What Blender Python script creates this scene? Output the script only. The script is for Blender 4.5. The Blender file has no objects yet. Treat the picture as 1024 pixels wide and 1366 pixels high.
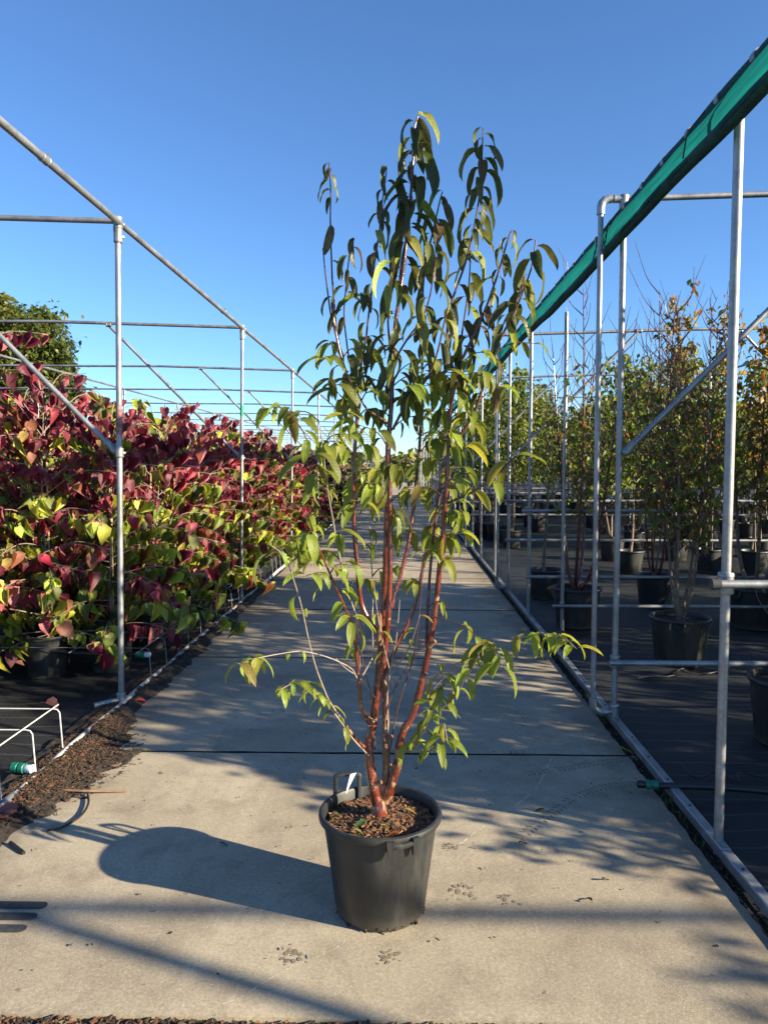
import bpy, bmesh, math, random
import numpy as np
from mathutils import Vector, Matrix, Quaternion, noise as mnoise

R = math.radians
S = bpy.context.scene
COL = S.collection

# ------------------------------------------------------------------ camera
CAM_H = 1.5
YAW, PITCH = R(1.375), R(-3.66)
cam_d = bpy.data.cameras.new('camera')
cam = bpy.data.objects.new('camera', cam_d); COL.objects.link(cam)
cam.location = (0, 0, CAM_H)
cam.rotation_euler = (R(90) + PITCH, 0, YAW)
cam_d.sensor_fit = 'VERTICAL'; cam_d.sensor_height = 36.0
cam_d.lens = 36.0 * 1000.0 / 1366.0
cam_d.clip_start = 0.05; cam_d.clip_end = 2000
S.camera = cam

# ------------------------------------------------------------------ sky + sun
SUN_EL = R(19.6)
SUN_AZ = Vector((0.935, -0.355, 0)).normalized()          # horizontal direction towards the sun
SUN_STRENGTH, SKY_STRENGTH, EXPOSURE = 5.0, 0.082, 1.54
sd = Vector((SUN_AZ.x * math.cos(SUN_EL), SUN_AZ.y * math.cos(SUN_EL), math.sin(SUN_EL)))
world = bpy.data.worlds.new('World'); S.world = world; world.use_nodes = True
wn = world.node_tree; wn.nodes.clear()
sky = wn.nodes.new('ShaderNodeTexSky'); sky.sky_type = 'NISHITA'; sky.sun_disc = False
sky.sun_elevation = SUN_EL
sky.sun_rotation = math.atan2(SUN_AZ.x, SUN_AZ.y)
sky.altitude = 50; sky.air_density = 0.9; sky.dust_density = 0.0; sky.ozone_density = 6.5
bg = wn.nodes.new('ShaderNodeBackground'); bg.inputs['Strength'].default_value = SKY_STRENGTH
wo = wn.nodes.new('ShaderNodeOutputWorld')
wn.links.new(sky.outputs[0], bg.inputs[0]); wn.links.new(bg.outputs[0], wo.inputs[0])
sun_d = bpy.data.lights.new('sun', 'SUN'); sun_d.energy = SUN_STRENGTH; sun_d.angle = R(0.53)
sun_d.color = (1.0, 0.87, 0.64)
sun = bpy.data.objects.new('sun', sun_d); COL.objects.link(sun)
sun.rotation_euler = sd.to_track_quat('Z', 'Y').to_euler(); sun.location = sd * 60
S.view_settings.view_transform = 'Standard'; S.view_settings.look = 'None'
S.view_settings.exposure = EXPOSURE; S.view_settings.gamma = 1.0
S.view_settings.use_curve_mapping = False
S.render.engine = 'CYCLES'
S.cycles.max_bounces = 8; S.cycles.transparent_max_bounces = 8

# ------------------------------------------------------------------ pixel -> place helpers
RC = cam.rotation_euler.to_matrix()
def ray(px, py):
    return RC @ Vector(((px - 512) / 1000.0, -(py - 683) / 1000.0, -1.0))
def at(px, py, Y):
    d = ray(px, py); t = Y / d.y
    return Vector((0, 0, CAM_H)) + d * t
def gnd(px, py, z=0.0):
    d = ray(px, py); t = (z - CAM_H) / d.z
    return Vector((0, 0, CAM_H)) + d * t

# ------------------------------------------------------------------ object helpers
def link(o, parent=None):
    COL.objects.link(o)
    if parent is not None: o.parent = parent
    return o
def empty(name, loc=(0, 0, 0), rz=0.0):
    o = bpy.data.objects.new(name, None); o.empty_display_size = 0.05
    o.location = loc; o.rotation_euler = (0, 0, rz)
    return link(o)
def tag(o, label=None, cat=None, group=None, kind=None):
    if label: o['label'] = label
    if cat: o['category'] = cat
    if group: o['group'] = group
    if kind: o['kind'] = kind
    return o

class MB:
    """collects faces; build() links them as one mesh object"""
    def __init__(self): self.v = []; self.f = []; self.m = []
    def add(self, verts, faces, mi=0):
        b = len(self.v); self.v += [tuple(p) for p in verts]
        for q in faces: self.f.append(tuple(i + b for i in q)); self.m.append(mi)
    def box(self, c, s, rz=0.0, mi=0):
        x, y, z = s[0] / 2, s[1] / 2, s[2] / 2
        M = Matrix.Rotation(rz, 3, 'Z'); c = Vector(c)
        vs = [c + M @ Vector((sx * x, sy * y, sz * z)) for sz in (-1, 1) for sy in (-1, 1) for sx in (-1, 1)]
        self.add(vs, [(0, 2, 3, 1), (4, 5, 7, 6), (0, 1, 5, 4), (2, 6, 7, 3), (0, 4, 6, 2), (1, 3, 7, 5)], mi)
    def tube(self, pts, rad, n=10, cap=True, mi=0, flat=1.0, wob=0.0, rng=None):
        pts = [Vector(p) for p in pts]
        if not hasattr(rad, '__len__'): rad = [rad] * len(pts)
        T = []
        for i in range(len(pts)):
            a = pts[max(i - 1, 0)]; b = pts[min(i + 1, len(pts) - 1)]
            d = b - a
            T.append(d.normalized() if d.length > 1e-9 else Vector((0, 0, 1)))
        up = Vector((0, 0, 1)) if abs(T[0].z) < 0.9 else Vector((1, 0, 0))
        N = (up - T[0] * up.dot(T[0])).normalized()
        vs = []
        for i, p in enumerate(pts):
            N = (N - T[i] * N.dot(T[i]))
            N = N.normalized() if N.length > 1e-6 else T[i].orthogonal().normalized()
            B = T[i].cross(N)
            for k in range(n):
                a = 2 * math.pi * k / n
                r = rad[i] * (1 + (rng.uniform(-wob, wob) if rng else 0))
                vs.append(p + (N * math.cos(a) * flat + B * math.sin(a)) * r)
        fs = []
        for i in range(len(pts) - 1):
            for k in range(n):
                k2 = (k + 1) % n
                fs.append((i * n + k, i * n + k2, (i + 1) * n + k2, (i + 1) * n + k))
        if cap:
            fs.append(tuple(range(n - 1, -1, -1)))
            L = (len(pts) - 1) * n
            fs.append(tuple(L + k for k in range(n)))
        self.add(vs, fs, mi)
    def lathe(self, prof, n=40, c=(0, 0, 0), mi=0, wob=0.0):
        c = Vector(c); vs = []; fs = []
        for j, (r, z) in enumerate(prof):
            for k in range(n):
                a = 2 * math.pi * k / n
                rr = r * (1 + wob * math.sin(2 * a + j * .05))
                vs.append(c + Vector((rr * math.cos(a), rr * math.sin(a), z)))
        for j in range(len(prof) - 1):
            for k in range(n):
                k2 = (k + 1) % n
                fs.append((j * n + k, j * n + k2, (j + 1) * n + k2, (j + 1) * n + k))
        self.add(vs, fs, mi)
    def disc(self, c, r, n=24, z=0.0, mi=0):
        c = Vector(c)
        vs = [c + Vector((r * math.cos(2 * math.pi * k / n), r * math.sin(2 * math.pi * k / n), z)) for k in range(n)]
        self.add(vs, [tuple(range(n))], mi)
    def build(self, name, mats, parent=None, off=None, smooth=True, sharp=None):
        me = bpy.data.meshes.new(name)
        vs = self.v if off is None else [(p[0] - off[0], p[1] - off[1], p[2] - off[2]) for p in self.v]
        me.from_pydata(vs, [], self.f)
        if not isinstance(mats, (list, tuple)): mats = [mats]
        for m in mats: me.materials.append(m)
        if len(mats) > 1: me.polygons.foreach_set('material_index', self.m)
        if smooth:
            me.polygons.foreach_set('use_smooth', [True] * len(me.polygons))
            me.set_sharp_from_angle(angle=R(40) if sharp is None else sharp)
        me.update()
        return link(bpy.data.objects.new(name, me), parent)

def smooth_poly(pts, sub=5):
    """Catmull-Rom through pts"""
    pts = [Vector(p) for p in pts]
    if len(pts) < 3:
        return [pts[0].lerp(pts[-1], i / sub) for i in range(sub + 1)]
    P = [pts[0] * 2 - pts[1]] + pts + [pts[-1] * 2 - pts[-2]]
    out = []
    for i in range(1, len(P) - 2):
        p0, p1, p2, p3 = P[i - 1], P[i], P[i + 1], P[i + 2]
        for k in range(sub):
            t = k / sub
            out.append(0.5 * ((2 * p1) + (p2 - p0) * t + (2 * p0 - 5 * p1 + 4 * p2 - p3) * t * t + (3 * p1 - p0 - 3 * p2 + p3) * t ** 3))
    out.append(pts[-1])
    return out
def poly_at(pts, t):
    L = [0.0]
    for a, b in zip(pts, pts[1:]): L.append(L[-1] + (b - a).length)
    s = t * L[-1]
    for i in range(len(pts) - 1):
        if s <= L[i + 1] or i == len(pts) - 2:
            u = (s - L[i]) / max(L[i + 1] - L[i], 1e-9)
            return pts[i].lerp(pts[i + 1], min(max(u, 0), 1)), (pts[i + 1] - pts[i]).normalized()
def poly_len(pts): return sum((b - a).length for a, b in zip(pts, pts[1:]))

# ------------------------------------------------------------------ materials
def mat(name):
    m = bpy.data.materials.new(name); m.use_nodes = True
    nt = m.node_tree; nt.nodes.clear()
    out = nt.nodes.new('ShaderNodeOutputMaterial')
    return m, nt, out
def N(nt, typ, **kw):
    n = nt.nodes.new(typ)
    for k, v in kw.items():
        if k in n.inputs: n.inputs[k].default_value = v
        else: setattr(n, k, v)
    return n
def L(nt, a, b): nt.links.new(a, b)
def ramp(nt, fac, stops):
    r = nt.nodes.new('ShaderNodeValToRGB'); e = r.color_ramp.elements
    while len(e) < len(stops): e.new(0.5)
    for i, (p, c) in enumerate(stops):
        e[i].position = p; e[i].color = (c[0], c[1], c[2], 1) if hasattr(c, '__len__') else (c, c, c, 1)
    L(nt, fac, r.inputs[0]); return r.outputs[0]
def mixc(nt, a, b, fac, mode='MIX'):
    m = nt.nodes.new('ShaderNodeMix'); m.data_type = 'RGBA'; m.blend_type = mode
    for sock, v in ((m.inputs[0], fac), (m.inputs[6], a), (m.inputs[7], b)):
        if hasattr(v, 'is_output'): L(nt, v, sock)
        else: sock.default_value = v if not hasattr(v, '__len__') else (v[0], v[1], v[2], 1)
    return m.outputs[2]
def math_n(nt, op, a, b=0.0, c=0.0):
    m = nt.nodes.new('ShaderNodeMath'); m.operation = op
    for s, v in zip(m.inputs, (a, b, c)):
        if hasattr(v, 'is_output'): L(nt, v, s)
        else: s.default_value = v
    return m.outputs[0]
def noise_n(nt, vec, scale, detail=4, rough=0.55, dist=0.0):
    n = N(nt, 'ShaderNodeTexNoise', Scale=scale, Detail=detail, Roughness=rough, Distortion=dist)
    if vec is not None: L(nt, vec, n.inputs['Vector'])
    return n.outputs[0]
def bump(nt, h, strength, dist=0.01):
    b = N(nt, 'ShaderNodeBump', Strength=strength, Distance=dist); L(nt, h, b.inputs['Height']); return b.outputs[0]
def simple(name, col, rough=0.6, metal=0.0, nscale=20, namp=0.25, bscale=60, bamp=0.1, coat=0.0, spec=0.5):
    m, nt, out = mat(name)
    tc = N(nt, 'ShaderNodeTexCoord'); geo = tc.outputs['Object']
    f = noise_n(nt, geo, nscale, 5)
    c = mixc(nt, [x * (1 - namp) for x in col], [min(x * (1 + namp), 1) for x in col], ramp(nt, f, [(0.3, 0.0), (0.7, 1.0)]))
    p = N(nt, 'ShaderNodeBsdfPrincipled', Metallic=metal, Roughness=rough)
    p.inputs['Coat Weight'].default_value = coat; p.inputs['Specular IOR Level'].default_value = spec
    L(nt, c, p.inputs['Base Color'])
    L(nt, ramp(nt, f, [(0.2, rough * 0.85), (0.8, min(rough * 1.15, 1))]), p.inputs['Roughness'])
    if bamp: L(nt, bump(nt, noise_n(nt, geo, bscale, 4), bamp, 0.004), p.inputs['Normal'])
    L(nt, p.outputs[0], out.inputs[0]); return m

def mat_galv():
    m, nt, out = mat('galvanised_steel')
    tc = N(nt, 'ShaderNodeTexCoord'); o = tc.outputs['Object']
    v = N(nt, 'ShaderNodeTexVoronoi', Scale=75.0); L(nt, o, v.inputs['Vector'])
    n1 = noise_n(nt, o, 6, 6, 0.65); n2 = noise_n(nt, o, 140, 3)
    c = mixc(nt, (0.20, 0.205, 0.21), (0.42, 0.425, 0.43), ramp(nt, n1, [(0.3, 0.0), (0.72, 1.0)]))
    c = mixc(nt, c, v.outputs['Color'], 0.16, 'SOFT_LIGHT')
    c = mixc(nt, c, (0.24, 0.21, 0.17), ramp(nt, noise_n(nt, o, 18, 6, 0.7), [(0.6, 0.0), (0.78, 0.55)]))
    c = mixc(nt, c, (0.20, 0.11, 0.055), ramp(nt, noise_n(nt, o, 7, 7, 0.75, 0.5), [(0.64, 0.0), (0.76, 0.5)]))
    mpv = N(nt, 'ShaderNodeMapping'); mpv.inputs['Scale'].default_value = (70, 70, 2.5); L(nt, o, mpv.inputs[0])
    c = mixc(nt, c, (0.16, 0.16, 0.16), ramp(nt, noise_n(nt, mpv.outputs[0], 1.0, 5, 0.7), [(0.55, 0.0), (0.75, 0.45)]))
    p = N(nt, 'ShaderNodeBsdfPrincipled', Metallic=0.65)
    L(nt, c, p.inputs['Base Color'])
    L(nt, ramp(nt, n1, [(0.2, 0.38), (0.8, 0.58)]), p.inputs['Roughness'])
    L(nt, bump(nt, n2, 0.12, 0.002), p.inputs['Normal'])
    L(nt, p.outputs[0], out.inputs[0]); return m

def mat_concrete():
    m, nt, out = mat('concrete')
    tc = N(nt, 'ShaderNodeTexCoord'); o = tc.outputs['Object']
    big = noise_n(nt, o, 0.9, 6, 0.6, 0.6); mid = noise_n(nt, o, 5.5, 6, 0.65); fine = noise_n(nt, o, 90, 4, 0.7)
    grain = noise_n(nt, o, 330, 2, 0.5)
    c = mixc(nt, (0.275, 0.23, 0.165), (0.47, 0.40, 0.29), ramp(nt, big, [(0.32, 0.0), (0.68, 1.0)]))
    c = mixc(nt, c, (0.23, 0.19, 0.138), ramp(nt, mid, [(0.50, 0.0), (0.72, 0.7)]))
    st2 = noise_n(nt, o, 2.1, 7, 0.72, 1.6)
    c = mixc(nt, c, (0.22, 0.185, 0.14), ramp(nt, st2, [(0.55, 0.0), (0.60, 0.28), (0.70, 0.5)]))
    c = mixc(nt, c, (0.58, 0.51, 0.40), ramp(nt, st2, [(0.28, 0.35), (0.40, 0.0)]))
    # streaks left by brushing and wheels, running along the path
    mp = N(nt, 'ShaderNodeMapping'); mp.inputs['Scale'].default_value = (9.0, 0.55, 1.0); L(nt, o, mp.inputs[0])
    c = mixc(nt, c, (0.21, 0.175, 0.135), ramp(nt, noise_n(nt, mp.outputs[0], 1.0, 5, 0.6), [(0.55, 0.0), (0.8, 0.45)]))
    # aggregate: pale and dark specks
    v = N(nt, 'ShaderNodeTexVoronoi', Scale=210.0); L(nt, o, v.inputs['Vector'])
    sep = N(nt, 'ShaderNodeSeparateColor'); L(nt, v.outputs['Color'], sep.inputs[0])
    dot = ramp(nt, v.outputs['Distance'], [(0.22, 1.0), (0.42, 0.0)])
    pale = math_n(nt, 'MULTIPLY', dot, ramp(nt, sep.outputs[0], [(0.70, 0.0), (0.74, 0.75)]))
    dark = math_n(nt, 'MULTIPLY', dot, ramp(nt, sep.outputs[1], [(0.80, 0.0), (0.84, 0.6)]))
    c = mixc(nt, c, (0.55, 0.50, 0.42), pale); c = mixc(nt, c, (0.12, 0.10, 0.075), dark)
    c = mixc(nt, c, mixc(nt, (0.72, 0.72, 0.72), (1.2, 1.2, 1.2), ramp(nt, fine, [(0.3, 0.0), (0.7, 1.0)])), 0.8, 'MULTIPLY')
    # dark spots of old leaves
    sp = ramp(nt, noise_n(nt, o, 26, 2, 0.4), [(0.73, 0.0), (0.77, 0.55)])
    c = mixc(nt, c, (0.10, 0.085, 0.065), sp)
    # hairline cracks and dirt drifting in from both edges
    wv = N(nt, 'ShaderNodeTexVoronoi', Scale=0.55, feature='DISTANCE_TO_EDGE')
    mpc = N(nt, 'ShaderNodeVectorMath', operation='ADD'); L(nt, o, mpc.inputs[0])
    nz = N(nt, 'ShaderNodeTexNoise', Scale=2.2, Detail=5.0); L(nt, o, nz.inputs['Vector'])
    sc = N(nt, 'ShaderNodeVectorMath', operation='SCALE'); L(nt, nz.outputs['Color'], sc.inputs[0]); sc.inputs['Scale'].default_value = 0.5
    L(nt, sc.outputs[0], mpc.inputs[1]); L(nt, mpc.outputs[0], wv.inputs['Vector'])
    crack = ramp(nt, wv.outputs['Distance'], [(0.0, 0.5), (0.006, 0.0)])
    crack = math_n(nt, 'MULTIPLY', crack, ramp(nt, noise_n(nt, o, 0.7, 2), [(0.5, 0.0), (0.6, 1.0)]))
    c = mixc(nt, c, (0.52, 0.48, 0.41), crack)
    sx = N(nt, 'ShaderNodeSeparateXYZ'); L(nt, o, sx.inputs[0])
    ex = math_n(nt, 'ABSOLUTE', math_n(nt, 'ADD', sx.outputs[0], 0.27))
    ex = math_n(nt, 'ADD', ex, math_n(nt, 'MULTIPLY', math_n(nt, 'SUBTRACT', mid, 0.5), 0.5))
    c = mixc(nt, c, (0.13, 0.105, 0.075), ramp(nt, ex, [(0.0, 0.0), (0.62, 0.0), (0.70, 0.45), (1.0, 0.45)]) if False else ramp(nt, math_n(nt, 'SUBTRACT', ex, 1.12), [(0.0, 0.0), (0.36, 0.7)]))
    p = N(nt, 'ShaderNodeBsdfPrincipled', Roughness=0.88); p.inputs['Specular IOR Level'].default_value = 0.3
    L(nt, c, p.inputs['Base Color'])
    h = math_n(nt, 'ADD', math_n(nt, 'MULTIPLY', fine, 0.5), math_n(nt, 'MULTIPLY', grain, 0.5))
    L(nt, bump(nt, h, 0.32, 0.004), p.inputs['Normal'])
    L(nt, p.outputs[0], out.inputs[0]); return m

def mat_fabric():
    m, nt, out = mat('woven_ground_fabric')
    tc = N(nt, 'ShaderNodeTexCoord'); o = tc.outputs['Object']
    n1 = noise_n(nt, o, 1.4, 6, 0.65, 0.4); n2 = noise_n(nt, o, 40, 4, 0.7)
    wx = N(nt, 'ShaderNodeTexWave', Scale=2.2, bands_direction='Y'); L(nt, o, wx.inputs['Vector'])
    wb = N(nt, 'ShaderNodeTexWave', Scale=95.0, bands_direction='X'); L(nt, o, wb.inputs['Vector'])
    c = mixc(nt, (0.010, 0.0115, 0.013), (0.026, 0.0275, 0.029), ramp(nt, n1, [(0.3, 0.0), (0.75, 1.0)]))
    c = mixc(nt, c, (0.075, 0.068, 0.055), ramp(nt, noise_n(nt, o, 3.5, 7, 0.75, 0.8), [(0.60, 0.0), (0.82, 0.5)]))
    c = mixc(nt, c, (0.07, 0.075, 0.078), ramp(nt, wx.outputs[0], [(0.965, 0.0), (0.995, 0.6)]))
    c = mixc(nt, c, (0.05, 0.047, 0.04), ramp(nt, n2, [(0.6, 0.0), (0.75, 0.5)]))
    p = N(nt, 'ShaderNodeBsdfPrincipled', Roughness=0.62); p.inputs['Specular IOR Level'].default_value = 0.35
    L(nt, c, p.inputs['Base Color'])
    h = math_n(nt, 'ADD', math_n(nt, 'MULTIPLY', wb.outputs[0], 0.2), n1)
    L(nt, bump(nt, h, 0.5, 0.012), p.inputs['Normal'])
    L(nt, p.outputs[0], out.inputs[0]); return m

def mat_plastic():
    m, nt, out = mat('black_pot_plastic')
    tc = N(nt, 'ShaderNodeTexCoord'); o = tc.outputs['Object']
    n1 = noise_n(nt, o, 7, 6, 0.65); mp = N(nt, 'ShaderNodeMapping'); mp.inputs['Scale'].default_value = (18, 18, 2.2); L(nt, o, mp.inputs[0])
    st = noise_n(nt, mp.outputs[0], 1.0, 5, 0.6)
    c = mixc(nt, (0.011, 0.012, 0.013), (0.024, 0.0255, 0.027), ramp(nt, n1, [(0.3, 0.0), (0.7, 1.0)]))
    c = mixc(nt, c, (0.10, 0.092, 0.078), ramp(nt, st, [(0.52, 0.0), (0.80, 0.45)]))
    sx = N(nt, 'ShaderNodeSeparateXYZ'); L(nt, o, sx.inputs[0])
    splash = math_n(nt, 'ADD', sx.outputs[2], math_n(nt, 'MULTIPLY', n1, 0.09))
    c = mixc(nt, (0.11, 0.092, 0.07), c, ramp(nt, splash, [(0.035, 0.35), (0.10, 1.0)]))
    v = N(nt, 'ShaderNodeTexVoronoi', Scale=42.0); L(nt, o, v.inputs['Vector'])
    c = mixc(nt, c, (0.2, 0.19, 0.17), ramp(nt, v.outputs['Distance'], [(0.02, 0.55), (0.06, 0.0)]))
    p = N(nt, 'ShaderNodeBsdfPrincipled'); L(nt, c, p.inputs['Base Color'])
    L(nt, ramp(nt, st, [(0.3, 0.40), (0.75, 0.62)]), p.inputs['Roughness'])
    L(nt, bump(nt, noise_n(nt, o, 160, 3), 0.08, 0.002), p.inputs['Normal'])
    L(nt, p.outputs[0], out.inputs[0]); return m

def mat_bark(name, c1, c2, peel, rough=0.3, coat=0.35, bands=60.0):
    m, nt, out = mat(name)
    tc = N(nt, 'ShaderNodeTexCoord'); o = tc.outputs['Object']
    mp = N(nt, 'ShaderNodeMapping'); mp.inputs['Scale'].default_value = (14, 14, bands); L(nt, o, mp.inputs[0])
    ln = noise_n(nt, mp.outputs[0], 1.0, 4, 0.6); n1 = noise_n(nt, o, 11, 5, 0.6)
    pn = noise_n(nt, o, 24, 6, 0.7, 0.6)
    sz = N(nt, 'ShaderNodeSeparateXYZ'); L(nt, o, sz.inputs[0])
    pn = math_n(nt, 'ADD', pn, ramp(nt, sz.outputs[2], [(0.28, 0.10), (0.62, 0.035), (1.0, 0.0)]))
    c = mixc(nt, c1, c2, ramp(nt, n1, [(0.3, 0.0), (0.7, 1.0)]))
    c = mixc(nt, c, [x * 0.35 for x in c1], ramp(nt, ln, [(0.55, 0.0), (0.66, 0.75)]))
    pf = ramp(nt, pn, [(0.62, 0.0), (0.67, 0.85)])
    c = mixc(nt, c, peel, pf)
    p = N(nt, 'ShaderNodeBsdfPrincipled'); L(nt, c, p.inputs['Base Color'])
    L(nt, ramp(nt, pn, [(0.55, rough), (0.7, 0.8)]), p.inputs['Roughness'])
    p.inputs['Coat Weight'].default_value = coat; p.inputs['Coat Roughness'].default_value = 0.25
    L(nt, bump(nt, math_n(nt, 'ADD', ln, pn), 0.35, 0.004), p.inputs['Normal'])
    L(nt, p.outputs[0], out.inputs[0]); return m

def mat_leaf(name, source, rough=0.45, transl=0.38, vein=0.25, back=1.35, nveins=9.0):
    """source 'obj': colour from the object; 'attr': colour from the mesh's per-leaf attribute"""
    m, nt, out = mat(name)
    if source == 'obj':
        base = N(nt, 'ShaderNodeObjectInfo').outputs['Color']
    else:
        base = N(nt, 'ShaderNodeAttribute', attribute_name='col').outputs['Color']
    uv = N(nt, 'ShaderNodeUVMap'); s = N(nt, 'ShaderNodeSeparateXYZ'); L(nt, uv.outputs[0], s.inputs[0])
    u = math_n(nt, 'ABSOLUTE', math_n(nt, 'SUBTRACT', s.outputs[0], 0.5))
    rib = ramp(nt, u, [(0.0, 1.0), (0.05, 0.0)])
    ph = math_n(nt, 'FRACT', math_n(nt, 'SUBTRACT', math_n(nt, 'MULTIPLY', s.outputs[1], nveins), math_n(nt, 'MULTIPLY', u, 3.2)))
    lat = ramp(nt, ph, [(0.0, 1.0), (0.13, 0.0), (0.87, 0.0), (1.0, 1.0)])
    vv = math_n(nt, 'MAXIMUM', rib, math_n(nt, 'MULTIPLY', lat, 0.55))
    tc = N(nt, 'ShaderNodeTexCoord')
    n1 = noise_n(nt, tc.outputs['Object'], 30 if source == 'obj' else 45, 4, 0.6)
    c = mixc(nt, base, mixc(nt, (0.62, 0.62, 0.62), (1.35, 1.3, 1.2), ramp(nt, n1, [(0.3, 0.0), (0.7, 1.0)])), 1.0, 'MULTIPLY')
    c = mixc(nt, c, mixc(nt, c, (1.6, 1.6, 1.5), 1.0, 'MULTIPLY'), math_n(nt, 'MULTIPLY', vv, vein * 2))
    g = N(nt, 'ShaderNodeNewGeometry')
    cb = mixc(nt, mixc(nt, c, (back, back, back), 1.0, 'MULTIPLY'), (0.20, 0.20, 0.15), 0.10)
    c2 = mixc(nt, c, cb, g.outputs['Backfacing'])
    p = N(nt, 'ShaderNodeBsdfPrincipled', Roughness=rough); L(nt, c2, p.inputs['Base Color'])
    p.inputs['Specular IOR Level'].default_value = 0.4
    L(nt, bump(nt, math_n(nt, 'SUBTRACT', n1, math_n(nt, 'MULTIPLY', vv, 0.6)), 0.35, 0.004), p.inputs['Normal'])
    t = N(nt, 'ShaderNodeBsdfTranslucent')
    L(nt, mixc(nt, c, (1.55, 1.45, 0.9), 1.0, 'MULTIPLY'), t.inputs['Color'])
    mx = N(nt, 'ShaderNodeMixShader'); mx.inputs[0].default_value = transl
    L(nt, p.outputs[0], mx.inputs[1]); L(nt, t.outputs[0], mx.inputs[2]); L(nt, mx.outputs[0], out.inputs[0])
    return m

def mat_net():
    m, nt, out = mat('teal_shade_net')
    tc = N(nt, 'ShaderNodeTexCoord'); o = tc.outputs['Object']
    mp = N(nt, 'ShaderNodeMapping'); mp.inputs['Scale'].default_value = (30, 1.6, 30); L(nt, o, mp.inputs[0])
    n1 = noise_n(nt, mp.outputs[0], 1.0, 6, 0.7); n2 = noise_n(nt, o, 3.0, 4)
    c = mixc(nt, (0.002, 0.068, 0.066), (0.008, 0.165, 0.152), ramp(nt, n1, [(0.3, 0.0), (0.7, 1.0)]))
    c = mixc(nt, c, (0.002, 0.06, 0.055), ramp(nt, n2, [(0.55, 0.0), (0.75, 0.5)]))
    p = N(nt, 'ShaderNodeBsdfPrincipled', Roughness=0.7); L(nt, c, p.inputs['Base Color'])
    wv = N(nt, 'ShaderNodeTexWave', Scale=60.0, bands_direction='Y'); L(nt, o, wv.inputs['Vector'])
    c = mixc(nt, c, (0.002, 0.05, 0.045), math_n(nt, 'MULTIPLY', wv.outputs[0], 0.25))
    L(nt, bump(nt, n1, 0.5, 0.02), p.inputs['Normal'])
    t = N(nt, 'ShaderNodeBsdfTranslucent'); L(nt, c, t.inputs['Color'])
    mx = N(nt, 'ShaderNodeMixShader'); mx.inputs[0].default_value = 0.6
    L(nt, p.outputs[0], mx.inputs[1]); L(nt, t.outputs[0], mx.inputs[2]); L(nt, mx.outputs[0], out.inputs[0]); return m

M_GALV = mat_galv(); M_CONC = mat_concrete(); M_FAB = mat_fabric(); M_POT = mat_plastic(); M_NET = mat_net()
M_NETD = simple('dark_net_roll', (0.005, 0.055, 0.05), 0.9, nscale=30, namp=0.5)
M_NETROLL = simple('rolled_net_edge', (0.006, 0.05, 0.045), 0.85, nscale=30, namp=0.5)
M_CLIP = simple('grey_plastic_clip', (0.22, 0.23, 0.24), 0.5)
M_SOIL = simple('dark_soil', (0.026, 0.019, 0.013), 0.95, nscale=35, namp=0.6, bscale=50, bamp=0.9)
M_GROUND = simple('sandy_soil', (0.09, 0.075, 0.055), 0.95, nscale=2, namp=0.4, bscale=20, bamp=0.6)
M_CHIP = simple('bark_chips', (0.13, 0.055, 0.028), 0.85, nscale=40, namp=0.6)
M_CHIPD = simple('dark_litter', (0.055, 0.034, 0.018), 0.9, nscale=40, namp=0.6)
M_CHIPL = simple('pale_litter', (0.18, 0.095, 0.045), 0.85, nscale=40, namp=0.5)
M_WIRE = simple('white_coated_wire', (0.48, 0.48, 0.47), 0.45, nscale=30, namp=0.15)
M_HOSE = simple('black_hose', (0.012, 0.012, 0.013), 0.45)
M_FIT = simple('green_pipe_fitting', (0.008, 0.14, 0.09), 0.4)
M_TAGW = simple('white_plastic_tag', (0.75, 0.77, 0.80), 0.45, nscale=10, namp=0.05, bamp=0.0)
M_RED = simple('red_paint', (0.26, 0.13, 0.12), 0.6, nscale=45, namp=0.75)
M_GRN = simple('green_tape', (0.02, 0.30, 0.14), 0.5)
M_CANE = simple('bamboo_cane', (0.42, 0.30, 0.14), 0.6, nscale=30, namp=0.35)
M_STICK = simple('dry_stick', (0.20, 0.13, 0.08), 0.8, nscale=30, namp=0.4)
M_MUD = simple('dried_mud', (0.20, 0.165, 0.118), 0.95, nscale=60, namp=0.4)
M_STRIP = simple('dark_matte', (0.035, 0.038, 0.042), 0.75, nscale=50, namp=0.3)
M_MOSS = simple('moss', (0.05, 0.075, 0.018), 0.95, nscale=60, namp=0.5, bscale=120, bamp=1.0)
M_RAILW = simple('weathered_pale_rail', (0.44, 0.43, 0.41), 0.6, metal=0.15, nscale=14, namp=0.4)
M_BARK = mat_bark('copper_bark', (0.065, 0.010, 0.007), (0.18, 0.036, 0.014), (0.30, 0.19, 0.09), 0.17, 0.9)
M_BARKP = mat_bark('peeling_bark', (0.12, 0.045, 0.025), (0.26, 0.15, 0.08), (0.34, 0.27, 0.18), 0.6, 0.05)
M_TWIG = mat_bark('twig_bark', (0.06, 0.025, 0.022), (0.11, 0.045, 0.036), (0.2, 0.13, 0.1), 0.4, 0.15)
M_TWIGG = mat_bark('pale_twig_bark', (0.22, 0.17, 0.14), (0.30, 0.24, 0.20), (0.33, 0.28, 0.22), 0.55, 0.0)
M_BARKR = mat_bark('red_bark', (0.055, 0.009, 0.009), (0.10, 0.016, 0.014), (0.2, 0.11, 0.08), 0.3, 0.35)
M_BARKB = mat_bark('brown_bark', (0.11, 0.075, 0.05), (0.22, 0.16, 0.11), (0.28, 0.22, 0.16), 0.8, 0.0)
M_LEAF_O = mat_leaf('cherry_leaf', 'obj', 0.40, 0.42); M_LEAF_A = mat_leaf('cherry_leaf_joined', 'attr', 0.40, 0.42)
M_HEART_O = mat_leaf('heart_leaf', 'obj', 0.5, 0.34, 0.12, 1.2, 5.0); M_HEART_A = mat_leaf('heart_leaf_joined', 'attr', 0.5, 0.34, 0.12, 1.2, 5.0)
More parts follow.
